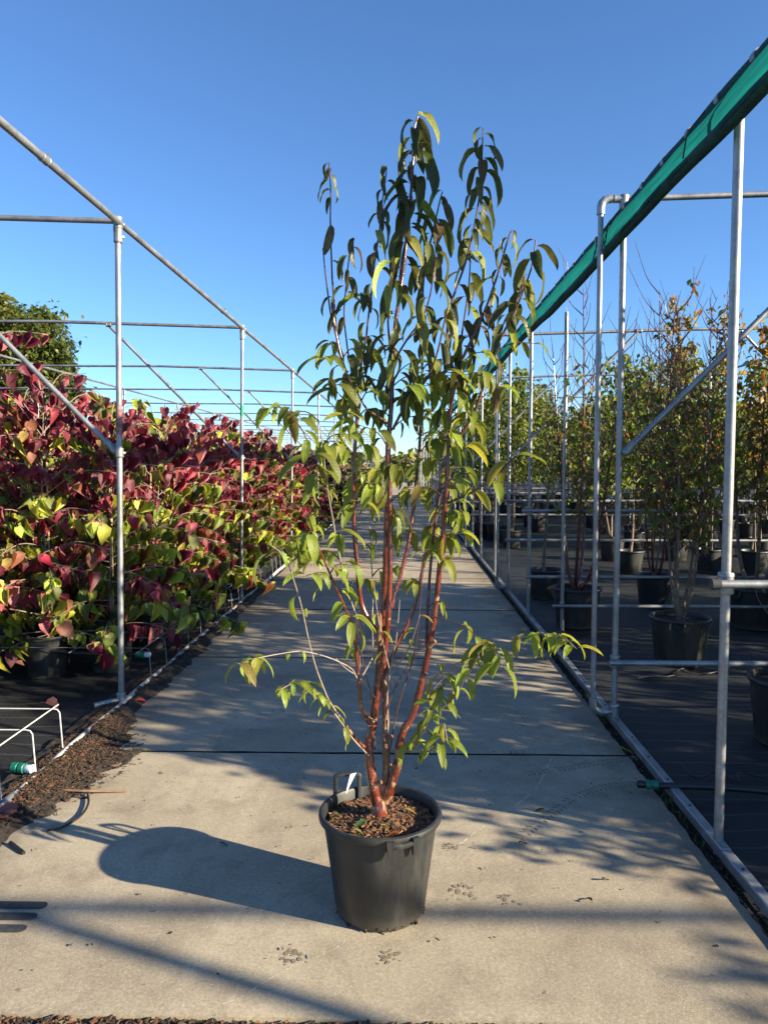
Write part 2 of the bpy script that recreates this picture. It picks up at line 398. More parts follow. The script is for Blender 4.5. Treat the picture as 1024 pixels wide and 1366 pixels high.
M_SMALL_A = mat_leaf('small_leaf_joined', 'attr', 0.4, 0.44, 0.1, 1.2)

# ------------------------------------------------------------------ leaf templates
def tmpl_lance(bend, a0=0.35, W=0.145, n=6, fold=0.28, twist=0.0, curl=0.0, pw=0.75):
    V = []; U = []; y = 0.0; z = 0.0
    pet = 0.10
    ctr = [(0.0, 0.0)]
    a = a0
    y += pet * math.cos(a); z += pet * math.sin(a); ctr.append((y, z))
    angs = [a, a]
    for i in range(n):
        s = (i + 1) / n
        a = a0 - bend * (s ** pw)
        y += math.cos(a) / n; z += math.sin(a) / n
        ctr.append((y, z)); angs.append(a)
    F = []
    for i, ((cy, cz), aa) in enumerate(zip(ctr, angs)):
        if i == 0: w = 0.006; s = 0
        else:
            s = (i - 1) / n
            w = 0.010 if i == 1 else W * (math.sin(math.pi * min(max(s, 0), 1) ** 0.78) ** 0.75 if 0 < s < 1 else 0.03)
        up = Vector((0, -math.sin(aa), math.cos(aa)))
        tw = twist * s
        side = Vector((math.cos(tw), 0, 0)) + up * math.sin(tw)
        upt = up * math.cos(tw) - Vector((1, 0, 0)) * math.sin(tw)
        c = Vector((0, cy, cz))
        cu = fold * w * (1 + curl * math.sin(s * 9))
        for k, uu in ((-1, 0.0), (0, 0.5), (1, 1.0)):
            V.append(c + side * w * k + upt * (cu if k else 0.0)); U.append((uu, s))
    for i in range(len(ctr) - 1):
        b = i * 3
        F.append((b, b + 1, b + 4, b + 3)); F.append((b + 1, b + 2, b + 5, b + 4))
    return np.array([tuple(v) for v in V]), F, np.array(U)

def tmpl_heart(fold=0.22, droop=0.3, k=1.0, cup=0.0):
    C = [(0.0, 0.0), (0.0, 0.32), (0.0, 0.66), (0.0, 1.02)]
    E = [(0.27, -0.14), (0.50, 0.14), (0.44, 0.52), (0.17, 0.85)]
    def zz(x, y): return abs(x) * fold * 2 - droop * y * y + cup * (x * x) * 2
    V = []; U = []
    for x, y in C: V.append((x, y, zz(x, y))); U.append((0.5, y))
    for sgn in (-1, 1):
        for x, y in E: V.append((sgn * x * k, y, zz(x, y))); U.append((0.5 + sgn * x, max(y, 0)))
    V.append((-0.012, -0.42, 0.05)); V.append((0.012, -0.42, 0.05)); U += [(0.5, 0), (0.5, 0)]
    V.append((-0.012, 0.03, 0.0)); V.append((0.012, 0.03, 0.0)); U += [(0.5, 0), (0.5, 0)]
    F = []
    for b, flip in ((4, False), (8, True)):
        q = [(0, 1, b + 1, b), (1, 2, b + 2, b + 1), (2, 3, b + 3, b + 2)]
        F += [t[::-1] if not flip else t for t in q]
    F.append((12, 13, 15, 14))
    V = np.array(V); V[:, 1] += 0.42
    return V, F, np.array(U)

def tmpl_small(fold=0.25, droop=0.2, w=0.28):
    V = [(0, 0, 0), (0, 0.5, -droop * 0.25), (0, 1, -droop), (-w, 0.42, fold * w - droop * .18), (w, 0.42, fold * w - droop * .18)]
    F = [(0, 1, 3), (1, 2, 3), (0, 4, 1), (1, 4, 2)]
    U = [(0.5, 0), (0.5, 0.5), (0.5, 1), (0.1, 0.42), (0.9, 0.42)]
    return np.array(V), F, np.array(U)

LANCE_TOP = [tmpl_lance(b, 0.38, w * 1.14, 8, f, t, c, .38) for b, w, f, t, c in
             ((2.0, .112, .55, .5, .4), (2.15, .12, .4, -.7, .5), (2.4, .105, .7, .8, .3), (1.85, .125, .35, -.4, .5), (2.6, .115, .5, .3, .4), (2.1, .10, .8, -1.0, .4))]
LANCE_LOW = [tmpl_lance(b, 0.3, w * 1.12, 7, f, t, c, .5) for b, w, f, t, c in
             ((1.5, .15, .4, .4, .2), (1.75, .14, .3, -.5, .3), (1.2, .155, .45, .6, .2), (1.9, .135, .4, .2, .3), (1.6, .145, .5, -.8, .2), (2.3, .15, .3, .1, .3))]
HEARTS = [tmpl_heart(f, d, k, c) for f, d, k, c in ((.25, .35, .95, 0), (.75, .45, .8, 0), (.15, .8, 1.0, .3), (1.1, .3, .62, 0), (.4, .2, .9, -.5), (.9, .75, .72, -.2), (.5, .6, .85, .4))]
SMALLS = [tmpl_small(f, d, w) for f, d, w in ((.3, .2, .28), (.5, .4, .25), (.15, .1, .32))]

TM_CACHE = {}
def tmpl_mesh(key, tm, material):
    if key in TM_CACHE: return TM_CACHE[key]
    V, F, U = tm
    me = bpy.data.meshes.new('leaf'); me.from_pydata([tuple(v) for v in V], [], F)
    uv = me.uv_layers.new(name='UVMap')
    for lp in me.loops: uv.data[lp.index].uv = U[lp.vertex_index]
    me.materials.append(material); me.polygons.foreach_set('use_smooth', [True] * len(me.polygons)); me.update()
    TM_CACHE[key] = me; return me

def leaf_cloud(name, leaves, tms, material, parent=None, stuff=True):
    """one mesh of many leaves; leaves = [(template index, 4x4 Matrix, colour)]"""
    Vs = []; Cs = []; Us = []; loops = []; starts = []; tot = []; base = 0; ls = 0
    for ti, Mx, col in leaves:
        V, F, U = tms[ti]
        A = np.array(Mx)
        Vs.append(V @ A[:3, :3].T + A[:3, 3]); Cs.append(np.tile((col[0], col[1], col[2], 1.0), (len(V), 1)))
        for f in F:
            loops.extend(i + base for i in f); starts.append(ls); tot.append(len(f)); ls += len(f)
            Us.extend(U[i] for i in f)
        base += len(V)
    me = bpy.data.meshes.new(name)
    V = np.concatenate(Vs).astype(np.float32); C = np.concatenate(Cs).astype(np.float32)
    me.vertices.add(len(V)); me.vertices.foreach_set('co', V.ravel())
    me.loops.add(len(loops)); me.loops.foreach_set('vertex_index', np.array(loops, dtype=np.int32))
    me.polygons.add(len(starts)); me.polygons.foreach_set('loop_start', np.array(starts, dtype=np.int32))
    me.polygons.foreach_set('use_smooth', np.ones(len(starts), dtype=bool))
    me.update(calc_edges=True)
    a = me.attributes.new('col', 'FLOAT_COLOR', 'POINT'); a.data.foreach_set('color', C.ravel())
    uv = me.uv_layers.new(name='UVMap'); uv.data.foreach_set('uv', np.array(Us, dtype=np.float32).ravel())
    me.materials.append(material); me.validate()
    if parent is False: return me
    o = link(bpy.data.objects.new(name, me), parent)
    if stuff: o['kind'] = 'stuff'
    return o

def emit_leaves(leaves, tms, key, mo, ma, parent, limit=300):
    leaves = sorted(leaves, key=lambda q: -q[1].to_scale().x)
    for ti, Mx, col in leaves[:limit]:
        o = bpy.data.objects.new('leaf', tmpl_mesh((key, ti), tms[ti], mo))
        o.color = (col[0], col[1], col[2], 1); link(o, parent); o.matrix_local = Mx
    if len(leaves) > limit: leaf_cloud('foliage', leaves[limit:], tms, ma, parent)

def frame_m(pos, fwd, up, scale):
    f = Vector(fwd).normalized(); u = Vector(up); u = u - f * u.dot(f)
    u = u.normalized() if u.length > 1e-5 else f.orthogonal().normalized()
    s = f.cross(u)
    M = Matrix(((s.x, f.x, u.x, pos[0]), (s.y, f.y, u.y, pos[1]), (s.z, f.z, u.z, pos[2]), (0, 0, 0, 1)))
    return M @ Matrix.Diagonal((scale, scale, scale, 1))

def jit(c, rng, a=0.2):
    k = 1 + rng.uniform(-a, a)
    return tuple(max(0.002, x * k * (1 + rng.uniform(-a, a) * 0.5)) for x in c)

# ------------------------------------------------------------------ ground, path
XL, XR = -1.675, 1.165
def sheet(name, x0, x1, y0, y1, z, m, nx, ny, amp=0.0, sc=0.6):
    mb = MB(); vs = []; fs = []
    for j in range(ny + 1):
        for i in range(nx + 1):
            x = x0 + (x1 - x0) * i / nx; y = y0 + (y1 - y0) * j / ny
            vs.append((x, y, z + (amp * mnoise.noise(Vector((x * sc, y * sc, z))) if amp else 0)))
    for j in range(ny):
        for i in range(nx):
            b = j * (nx + 1) + i; fs.append((b, b + 1, b + nx + 2, b + nx + 1))
    mb.add(vs, fs)
    return tag(mb.build(name, m), kind='structure')
sheet('ground', -600, 600, -300, 900, -0.13, M_GROUND, 4, 4)
sheet('ground_cover', XR + 0.05, 22, -9, 60, -0.022, M_FAB, 120, 300, 0.018, 2.6)
sheet('ground_cover', -20, XL - 0.02, -9, 60, -0.022, M_FAB, 120, 300, 0.018, 2.6)
soil_strip = sheet('soil', XL - 0.01, XR + 0.058, -9, 60, -0.034, M_SOIL, 30, 400, 0.006, 9.0)

def slab_z(x, y): return 0.0035 * mnoise.noise(Vector((x * 1.3, y * 1.3, 3.1)))
path = empty('concrete_path', (0, 0, 0)); tag(path, kind='structure')
j0 = gnd(420, 1361).y; j1 = gnd(500, 1004).y; j2 = gnd(480, 877).y
joints = [j0 - 3.9, j0 - 1.95, j0, j1, j2]
while joints[-1] < 60: joints.append(joints[-1] + (j2 - j1))
rg = random.Random(5)
for k, (a, b) in enumerate(zip(joints, joints[1:])):
    bm = bmesh.new(); n = 46 if b < 9 else 6; nx = 24 if b < 9 else 6
    if k == 1: b = b - 0.02
    g = 0.0115
    top = 0.0
    vs = {}
    for j in range(n + 1):
        for i in range(nx + 1):
            x = XL + (XR - XL) * i / nx; y = a + g + (b - a - 2 * g) * j / n
            e = 0.0
            if b < 9:
                if j in (0, n): y += rg.uniform(-0.004, 0.004) ; e = -0.004
                if i in (0, nx): x += rg.uniform(-0.006, 0.006); e = -0.004
            vs[i, j] = bm.verts.new((x, y, top + e + 0.0035 * mnoise.noise(Vector((x * 1.3, y * 1.3, 3.1)))))
    for j in range(n):
        for i in range(nx): bm.faces.new((vs[i, j], vs[i + 1, j], vs[i + 1, j + 1], vs[i, j + 1]))
    r = bmesh.ops.extrude_edge_only(bm, edges=[e for e in bm.edges if e.is_boundary])
    for v in r['geom']:
        if isinstance(v, bmesh.types.BMVert): v.co.z = -0.12
    me = bpy.data.meshes.new('slab'); bm.to_mesh(me); bm.free()
    me.materials.append(M_CONC); me.materials.append(M_SOIL)
    for pl in me.polygons:
        if abs(pl.normal.z) < .5 and k != 2: pl.material_index = 1
    me.polygons.foreach_set('use_smooth', [True] * len(me.polygons)); me.set_sharp_from_angle(angle=R(35))
    link(bpy.data.objects.new('slab', me), path)

# ------------------------------------------------------------------ edging rails
def rails():
    # left: pale pipe lying along the fabric edge
    t = empty('edging_rail', (XL - 0.065, 3, 0)); tag(t, 'pale weathered pipe edging the path below the red-leaved shrubs', 'edging')
    rg = random.Random(2); y = -2.0; off = t.location
    while y < 46:
        ln = 2.6 if y < 20 else 8; mb = MB()
        pts = [Vector((XL - 0.065 + rg.uniform(-.006, .006), y + ln * k / 8 + (.004 if k == 0 else 0), 0.005 + 0.004 * math.sin(k * 2 + y))) for k in range(9)]
        mb.tube(pts, 0.021, 10); mb.build('pipe', M_RAILW, t, off)
        mb = MB(); mb.tube([(XL - 0.065, y - .04, 0.005), (XL - 0.065, y + .04, 0.005)], 0.027, 10); mb.build('coupling', M_GALV, t, off)
        y += ln
    # right: flat galvanised channel with screws
    t = empty('edging_rail', (XR + 0.075, 3, 0)); tag(t, 'flat galvanised edging rail with screws below the green net', 'edging')
    off = t.location; y = -2.0
    while y < 46:
        ln = 2.4 if y < 20 else 8; mb = MB(); dx = rg.uniform(-.004, .004)
        w, h = 0.042, 0.045
        c = Vector((XR + 0.075 + dx, y + ln / 2, h / 2 - 0.012))
        bm = bmesh.new(); bmesh.ops.create_cube(bm, size=1)
        for v in bm.verts: v.co = Vector((v.co.x * w, v.co.y * (ln - 0.006), v.co.z * h)) + c - Vector(off)
        bmesh.ops.bevel(bm, geom=bm.edges[:], offset=0.004, segments=1, affect='EDGES')
        me = bpy.data.meshes.new('rail'); bm.to_mesh(me); bm.free(); me.materials.append(M_GALV)
        link(bpy.data.objects.new('rail', me), t)
        if y < 12:
            yy = y + 0.1
            while yy < y + ln - .05:
                mb = MB(); p = Vector((XR + 0.075 + dx, yy, h - 0.013))
                mb.lathe([(0.0065, 0), (0.006, 0.004), (0.001, 0.005)], 8, p); mb.build('screw', M_STRIP, t, off)
                yy += 0.27
        y += ln
rails()

# ------------------------------------------------------------------ tube frames
def tube_part(name, pts, r, parent, off, m=M_GALV, n=14):
    r *= .82
    mb = MB(); mb.tube(pts, r, n); return mb.build(name, m, parent, off)
def fitting(p, axis, parent, off, r=0.033, ln=0.085, screws=True):
    p = Vector(p); a = Vector(axis).normalized(); mb = MB(); r *= .79
    pr = [(-1, .92), (-.86, 1.06), (-.62, 1.06), (-.58, 1.0), (.58, 1.0), (.62, 1.06), (.86, 1.06), (1, .92)]
    mb.tube([p + a * (ln / 2) * s for s, _ in pr], [r * q for _, q in pr], 14)
    if screws:
        o = a.orthogonal().normalized()
        mb.tube([p + o * r * .8, p + o * (r + .012)], 0.008, 6)
    return mb.build('fitting', M_GALV, parent, off)

PR = 0.0218
EAVE = 2.955
LEAN = 0.045
def left_frame():
    base = gnd(162, 937); X = base.x
    root = empty('polytunnel_skeleton', (X, base.y, 0)); off = root.location
    tag(root, 'open galvanised tube frame standing over the red-leaved shrubs', 'tube frame')
    X2 = X - 4.05; X3 = X2 - 4.05
    Ys = [base.y - 3.68, base.y, gnd(323, 801).y]
    d = 3.72
    while Ys[-1] < 46: Ys.append(Ys[-1] + d)
    rise = 0.10
    for k, y in enumerate(Ys):
        far = y > 18
        n = 14 if not far else 8
        for xi, xx in enumerate((X, X2, X3)):
            p = tube_part('post', [(xx, y, -0.03), (xx + LEAN, y, EAVE + rise * min(xi, 1) - 0.01)], PR, root, off, n=n)
            if xi == 0 and k == 1:
                mb = MB(); mb.tube([(xx + LEAN * .57, y, 1.68), (xx + LEAN * .61, y, 1.86)], PR * .82 + .0012, 14); mb.build('paint_band', M_RED, p, off)
                mb = MB(); mb.tube([(xx + LEAN * .52, y, 1.60), (xx + LEAN * .53, y, 1.63)], PR * .82 + .0016, 14); mb.build('clamp', M_GALV, p, off)
            if xi == 0 and k == 2:
                mb = MB(); mb.tube([(xx + LEAN * .68, y, 2.02), (xx + LEAN * .72, y, 2.14)], PR * .82 + .0012, 14); mb.build('tape_band', M_GRN, p, off)
            if y < 30 and xi < 2:
                fitting((xx + LEAN, y, EAVE - 0.075 + rise * xi), (0, 0, 1), root, off)
            if y < 30 and xi == 0:
                fitting((xx, y, 0.03), (0, 0, 1), root, off, 0.034, 0.07)
                tube_part('foot_tube', [(xx - .13, y - .10, 0.012), (xx, y, 0.02)], 0.021, root, off)
        # cross bars: one per bay
        tube_part('crossbar', [(X + LEAN + .01, y, EAVE + .012), (X - 2, y, EAVE + .035 + rise / 2), (X2, y, EAVE + rise)], 0.0215, root, off, n=n)
        tube_part('crossbar', [(X2, y, EAVE + rise), (X2 - 2, y, EAVE + rise + .03), (X3, y, EAVE + rise)], 0.0215, root, off, n=n)
        # knee braces
        b0 = Vector((X + .004, y + .012, 1.57)); b1 = Vector((X - 1.40, y + .012, EAVE + 0.035))
        tube_part('brace', [b0, b1], 0.0195, root, off, n=n)
        if y < 30:
            fitting(b0 + (b1 - b0).normalized() * .05, b1 - b0, root, off, .028, .09)
            fitting((X + LEAN * .53, y, 1.57), (0, 0, 1), root, off, .031, .06)
            fitting(b0.lerp(b1, .55), b1 - b0, root, off, .0225, .05, False)
            fitting((X - 1.40, y, EAVE + 0.045), (1, 0, 0), root, off, .028, .06)
    X += LEAN; X2 += LEAN; X3 += LEAN
    for xx, zz in ((X, EAVE), (X2, EAVE + rise), (X3, EAVE + rise)):
        for a, b in zip(Ys, Ys[1:]):
            tube_part('eave_tube', [(xx + .012, a, zz + .0), (xx + .012, b, zz)], 0.0235, root, off)
            if xx == X and a < 20: fitting((xx + .012, a + (b - a) * .74, zz), (0, 1, 0), root, off, .0275, .07)
    for y in Ys[:8]:
        fitting((X, y, EAVE), (0, 0, 1), root, off, .034, .075)
    return base.x, Ys
LX, LYS = left_frame()

NET_X = 1.215
def right_frame():
    A = gnd(957, 1131); X = A.x
    root = empty('polytunnel_skeleton', (X, A.y, 0)); off = root.location
    tag(root, 'open galvanised tube frame standing over the potted trees, carrying the green net', 'tube frame')
    B = gnd(818, 962); yB = B.y; XB = B.x
    PA, PB = 4.43, 4.40
    ya = A.y
    X2, X3, X4 = X + 4.05, X + 8.1, X + 12.15
    while ya < 46:         # plain posts carrying the net
        tube_part('post', [(X, ya, -.03), (X, ya, 2.89)], PR, root, off)
        if 0 < ya < 20:
            fitting((X, ya, 1.045), (0, 0, 1), root, off, .036, .085)
            tube_part('stay_bar', [(X - .06, ya - .055, 1.05), (X + (2.6 if ya < 4 else 1.5), ya - .055, 1.05)], 0.0195, root, off)
            mb = MB(); mb.tube([(X - .078, ya - .055, 1.05), (X - .045, ya - .055, 1.05)], .021, 14); mb.build('end_stub', M_STRIP if ya < 4 else M_GALV, root, off)
            mb = MB(); mb.tube([(X + .015 * math.cos(q), ya + .015 * math.sin(q), 1.16 + .004 * q) for q in range(0, 3)], .0215, 12); mb.build('tie', M_HOSE, root, off)
        ya += PA
    for px, py in ((749, 838), (660, 767)):     # extra posts standing inside the net line
        p = gnd(px, py)
        tube_part('post', [(p.x, p.y, -.03), (p.x, p.y, 2.85)], PR, root, off)
        if px > 700:
            tube_part('stay_bar', [(p.x - .1, p.y - .05, 0.215), (p.x + 4.2, p.y - .05, 0.215)], .02, root, off)
            fitting((p.x, p.y, .215), (0, 0, 1), root, off, .032, .06)
    p = gnd(712, 824)
    tube_part('stay_bar', [(p.x - .1, p.y - .05, 0.41), (p.x + 3.6, p.y - .05, 0.41)], .02, root, off)
    # the frame behind the camera throws its corner's shadow over the foreground
    ys = gnd(440, 1215.5).y; g1, g2 = gnd(460, 1349), gnd(43, 1225); u = (ys - g2.y) / (g2.y - g1.y)
    xs = g2.x + (g2.x - g1.x) * u; k = 3.15 / math.tan(SUN_EL)
    XC, YC = xs + k * SUN_AZ.x, ys + k * SUN_AZ.y
    tube_part('post', [(XC, YC, -.03), (XC, YC, 3.17)], .044, root, off)
    tube_part('crossbar', [(XC, YC, 3.15), (XC + 4.4, YC, 3.15)], .040, root, off)
    y = yB
    while y < 50:
        for xi, xx in enumerate((XB, X2, X3, X4)):
            p = tube_part('post', [(xx, y, -.03), (xx, y, 2.985)], PR, root, off, n=12)
            if 0 < y < 24 and xi < 2: fitting((xx, y, 2.955), (0, 0, 1), root, off, .034, .09)
        for a, b, rs in ((XB, X2, .05), (X2, X3, 0), (X3, X4, 0)):
            tube_part('crossbar', [(a, y, 2.98 + (0 if a == XB else .07)), ((a + b) / 2, y, 3.03), (b, y, 3.05)], 0.0215, root, off, n=10)
        for xx, sg in ((XB, 1), (X2, 1), (X2, -1), (X3, 1), (X3, -1), (X4, -1)):
            b0 = Vector((xx + .02 * sg, y - .012, 1.555)); b1 = Vector((xx + 1.45 * sg, y - .012, 3.01))
            tube_part('brace', [b0, b1], .0205, root, off, n=10)
            if 0 < y < 24 and xx == XB:
                fitting(b0 + (b1 - b0).normalized() * .05, b1 - b0, root, off, .029, .09)
                fitting(b1, (1, 0, 0), root, off, .029, .07)
        if 0 < y:
            # outer loop: bent tube leaving the post over the edging rail, elbows top and bottom
            xo = XB - 0.128; zt, zb = 2.98, 0.06
            loop = [Vector((XB, y - .0, zt)), Vector((xo + .045, y, zt))]
            loop += [Vector((xo + .045 - .045 * math.sin(q), y, zt - .045 + .045 * math.cos(q))) for q in (.5, 1.05)]
            loop += [Vector((xo, y, zt - .045)), Vector((xo, y - .02, zb + .045))]
            loop += [Vector((xo + .045 - .045 * math.cos(q), y - .02, zb + .045 - .045 * math.sin(q))) for q in (.5, 1.05)]
            loop += [Vector((xo + .045, y - .02, zb)), Vector((XB, y - .0, zb))]
            tube_part('outer_tube', loop, .0192, root, off, n=12)
            if y < 24:
                mb = MB(); mb.tube([Vector((xo + .06, y, zt)), loop[1], loop[2], loop[3], loop[4], Vector((xo, y, zt - .085))], .0235, 12); mb.build('elbow', M_GALV, root, off)
                mb = MB(); mb.tube([Vector((xo, y - .02, zb + .085)), loop[5], loop[6], loop[7], loop[8], Vector((xo + .08, y - .015, zb))], .0225, 12); mb.build('elbow', M_GALV, root, off)
                fitting((XB - .035, y, zt), (1, 0, 0), root, off, .028, .05)
                fitting((XB, y, zb), (0, 0, 1), root, off, .034, .09)
            if y < 6:
                tube_part('stay_bar', [(XB - .04, y - .04, .355), (XB + 3.6, y - .04, .36)], .0205, root, off)
                fitting((XB, y, .355), (0, 0, 1), root, off, .034, .075)
            elif y < 40:
                for zz in (1.075, 0.62) if y < 30 else (1.075,):
                    tube_part('stay_bar', [(XB - .04, y - .04, zz), (X4, y - .04, zz)], .0205, root, off, n=8)
        y += PB
    y = -4
    while y < 46:
        for xx in ((X, X2, X3) if y > 4 else (X,)):
            tube_part('eave_tube', [(xx, y, 2.895 if xx == X else 3.03), (xx, y + 5, 2.895 if xx == X else 3.03)], .0215, root, off, n=10)
        y += 5
    return X, XB, yB
RX, RXB, RYB = right_frame()

def green_net():
    root = empty('shade_net', (NET_X, 3, 2.85)); off = root.location
    tag(root, 'rolled teal green shade net clipped under the right-hand eave tube', 'shade net')
    rg = random.Random(11); ys = [ -8 + .12 * k for k in range(int(46 / .12))]
    def sag(y): return .012 * math.sin(y * 1.41) + .010 * mnoise.noise(Vector((y * 1.9, 0, 0)))
    zt = 2.885
    mb = MB(); vs = []; fs = []; n = 7
    for y in ys:
        s = sag(y)
        for k in range(n):
            u = k / (n - 1)
            x = NET_X - .014 - .062 * math.sin(u * 1.9) + .016 * mnoise.noise(Vector((y * 3.2 + u * 2, u * 2.0, 4))) + .005 * mnoise.noise(Vector((y * 9, u * 1.5, 14)))
            z = zt - u * (.180 + s)
            vs.append((x, y, z))
    for j in range(len(ys) - 1):
        for k in range(n - 1):
            fs.append((j * n + k, j * n + k + 1, (j + 1) * n + k + 1, (j + 1) * n + k))
    mb.add(vs, fs); mb.build('net_sheet', M_NET, root, off)
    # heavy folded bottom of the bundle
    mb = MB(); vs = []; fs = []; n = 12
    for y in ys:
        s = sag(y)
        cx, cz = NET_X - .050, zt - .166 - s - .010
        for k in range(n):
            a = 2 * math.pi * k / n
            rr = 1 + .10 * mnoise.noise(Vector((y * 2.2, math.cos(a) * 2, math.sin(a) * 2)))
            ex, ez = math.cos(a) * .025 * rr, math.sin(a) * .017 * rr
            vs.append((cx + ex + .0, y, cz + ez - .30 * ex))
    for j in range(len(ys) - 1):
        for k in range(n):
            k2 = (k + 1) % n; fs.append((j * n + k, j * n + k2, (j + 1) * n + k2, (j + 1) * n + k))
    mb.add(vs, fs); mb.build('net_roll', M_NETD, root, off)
    # rolled top hem round the tube with clips
    mb = MB(); mb.tube([(NET_X + .004, y, zt + .012 + .004 * math.sin(y * 9)) for y in ys], .021, 10); mb.build('top_hem', M_NETROLL, root, off)
    y = -3.0
    while y < 22:
        mb = MB(); mb.tube([(NET_X + .004, y - .018, zt + .012), (NET_X + .004, y + .014, zt + .012)], .0245, 10)
        mb.build('clip', M_CLIP, root, off); y += .30
    for y0 in (A_Y + .18, RYB + .1, RYB - .12):
        mb = MB(); mb.tube([(NET_X - .034, y0, zt - .005), (NET_X - .088, y0 + .04, zt - .08), (NET_X - .090, y0 + .07, zt - .16)], .0035, 5); mb.build('tie_cord', M_HOSE, root, off)
A_Y = gnd(957, 1131).y
green_net()

# ------------------------------------------------------------------ pots
def pot_mesh(name, rt, rb, h, n=36, rim=0.012, soil_d=0.035):
    mb = MB()
    mb.lathe([(rb * .96, 0.0), (rb, 0.006), (rb + (rt - rb) * .5, h * .5), (rt - .004, h - .03), (rt + rim * .5, h - .028), (rt + rim, h - .016),
              (rt + rim, h - .006), (rt + rim * .6, h), (rt - .002, h), (rt - .006, h - .004), (rt - .010, h - soil_d - .01)], n)
    mb.disc((0, 0, 0.004), rb * .96, n)
    return mb
def soil_mesh(r, z, n=28, amp=.012, seed=0):
    mb = MB(); vs = [(0, 0, z + amp)]; fs = []
    rings = 6
    for j in range(1, rings + 1):
        for k in range(n):
            a = 2 * math.pi * k / n; rr = r * j / rings
            vs.append((rr * math.cos(a), rr * math.sin(a), z + amp * mnoise.noise(Vector((rr * math.cos(a) * 14 + seed, rr * math.sin(a) * 14, seed)))))
    for k in range(n): fs.append((0, 1 + k, 1 + (k + 1) % n))
    for j in range(rings - 1):
        for k in range(n):
            a = 1 + j * n + k; b = 1 + j * n + (k + 1) % n
            fs.append((a, a + n, b + n, b))
    mb.add(vs, fs); return mb

def chips(mb, rng, n, region, zf, smin, smax, mi=3, thick=.004):
    for _ in range(n):
        x, y = region(rng); z = zf(x, y)
        l = rng.uniform(smin, smax); w = l * rng.uniform(.15, .45); a = rng.uniform(0, 6.28)
        d = Vector((math.cos(a), math.sin(a), rng.uniform(-.35, .35))).normalized(); s = Vector((-math.sin(a), math.cos(a), rng.uniform(-.4, .4))).normalized()
        c = Vector((x, y, z + rng.uniform(0.0, .006) + thick * .5)); u = d.cross(s).normalized() * thick * .5
        p = [c - d * l / 2 - s * w / 2, c + d * l / 2 - s * w * .3, c + d * l * .45 + s * w / 2, c - d * l * .4 + s * w * .4]
        mb.add([q - u for q in p] + [q + u for q in p], [(3, 2, 1, 0), (4, 5, 6, 7), (0, 1, 5, 4), (1, 2, 6, 5), (2, 3, 7, 6), (3, 0, 4, 7)], rng.randrange(mi))

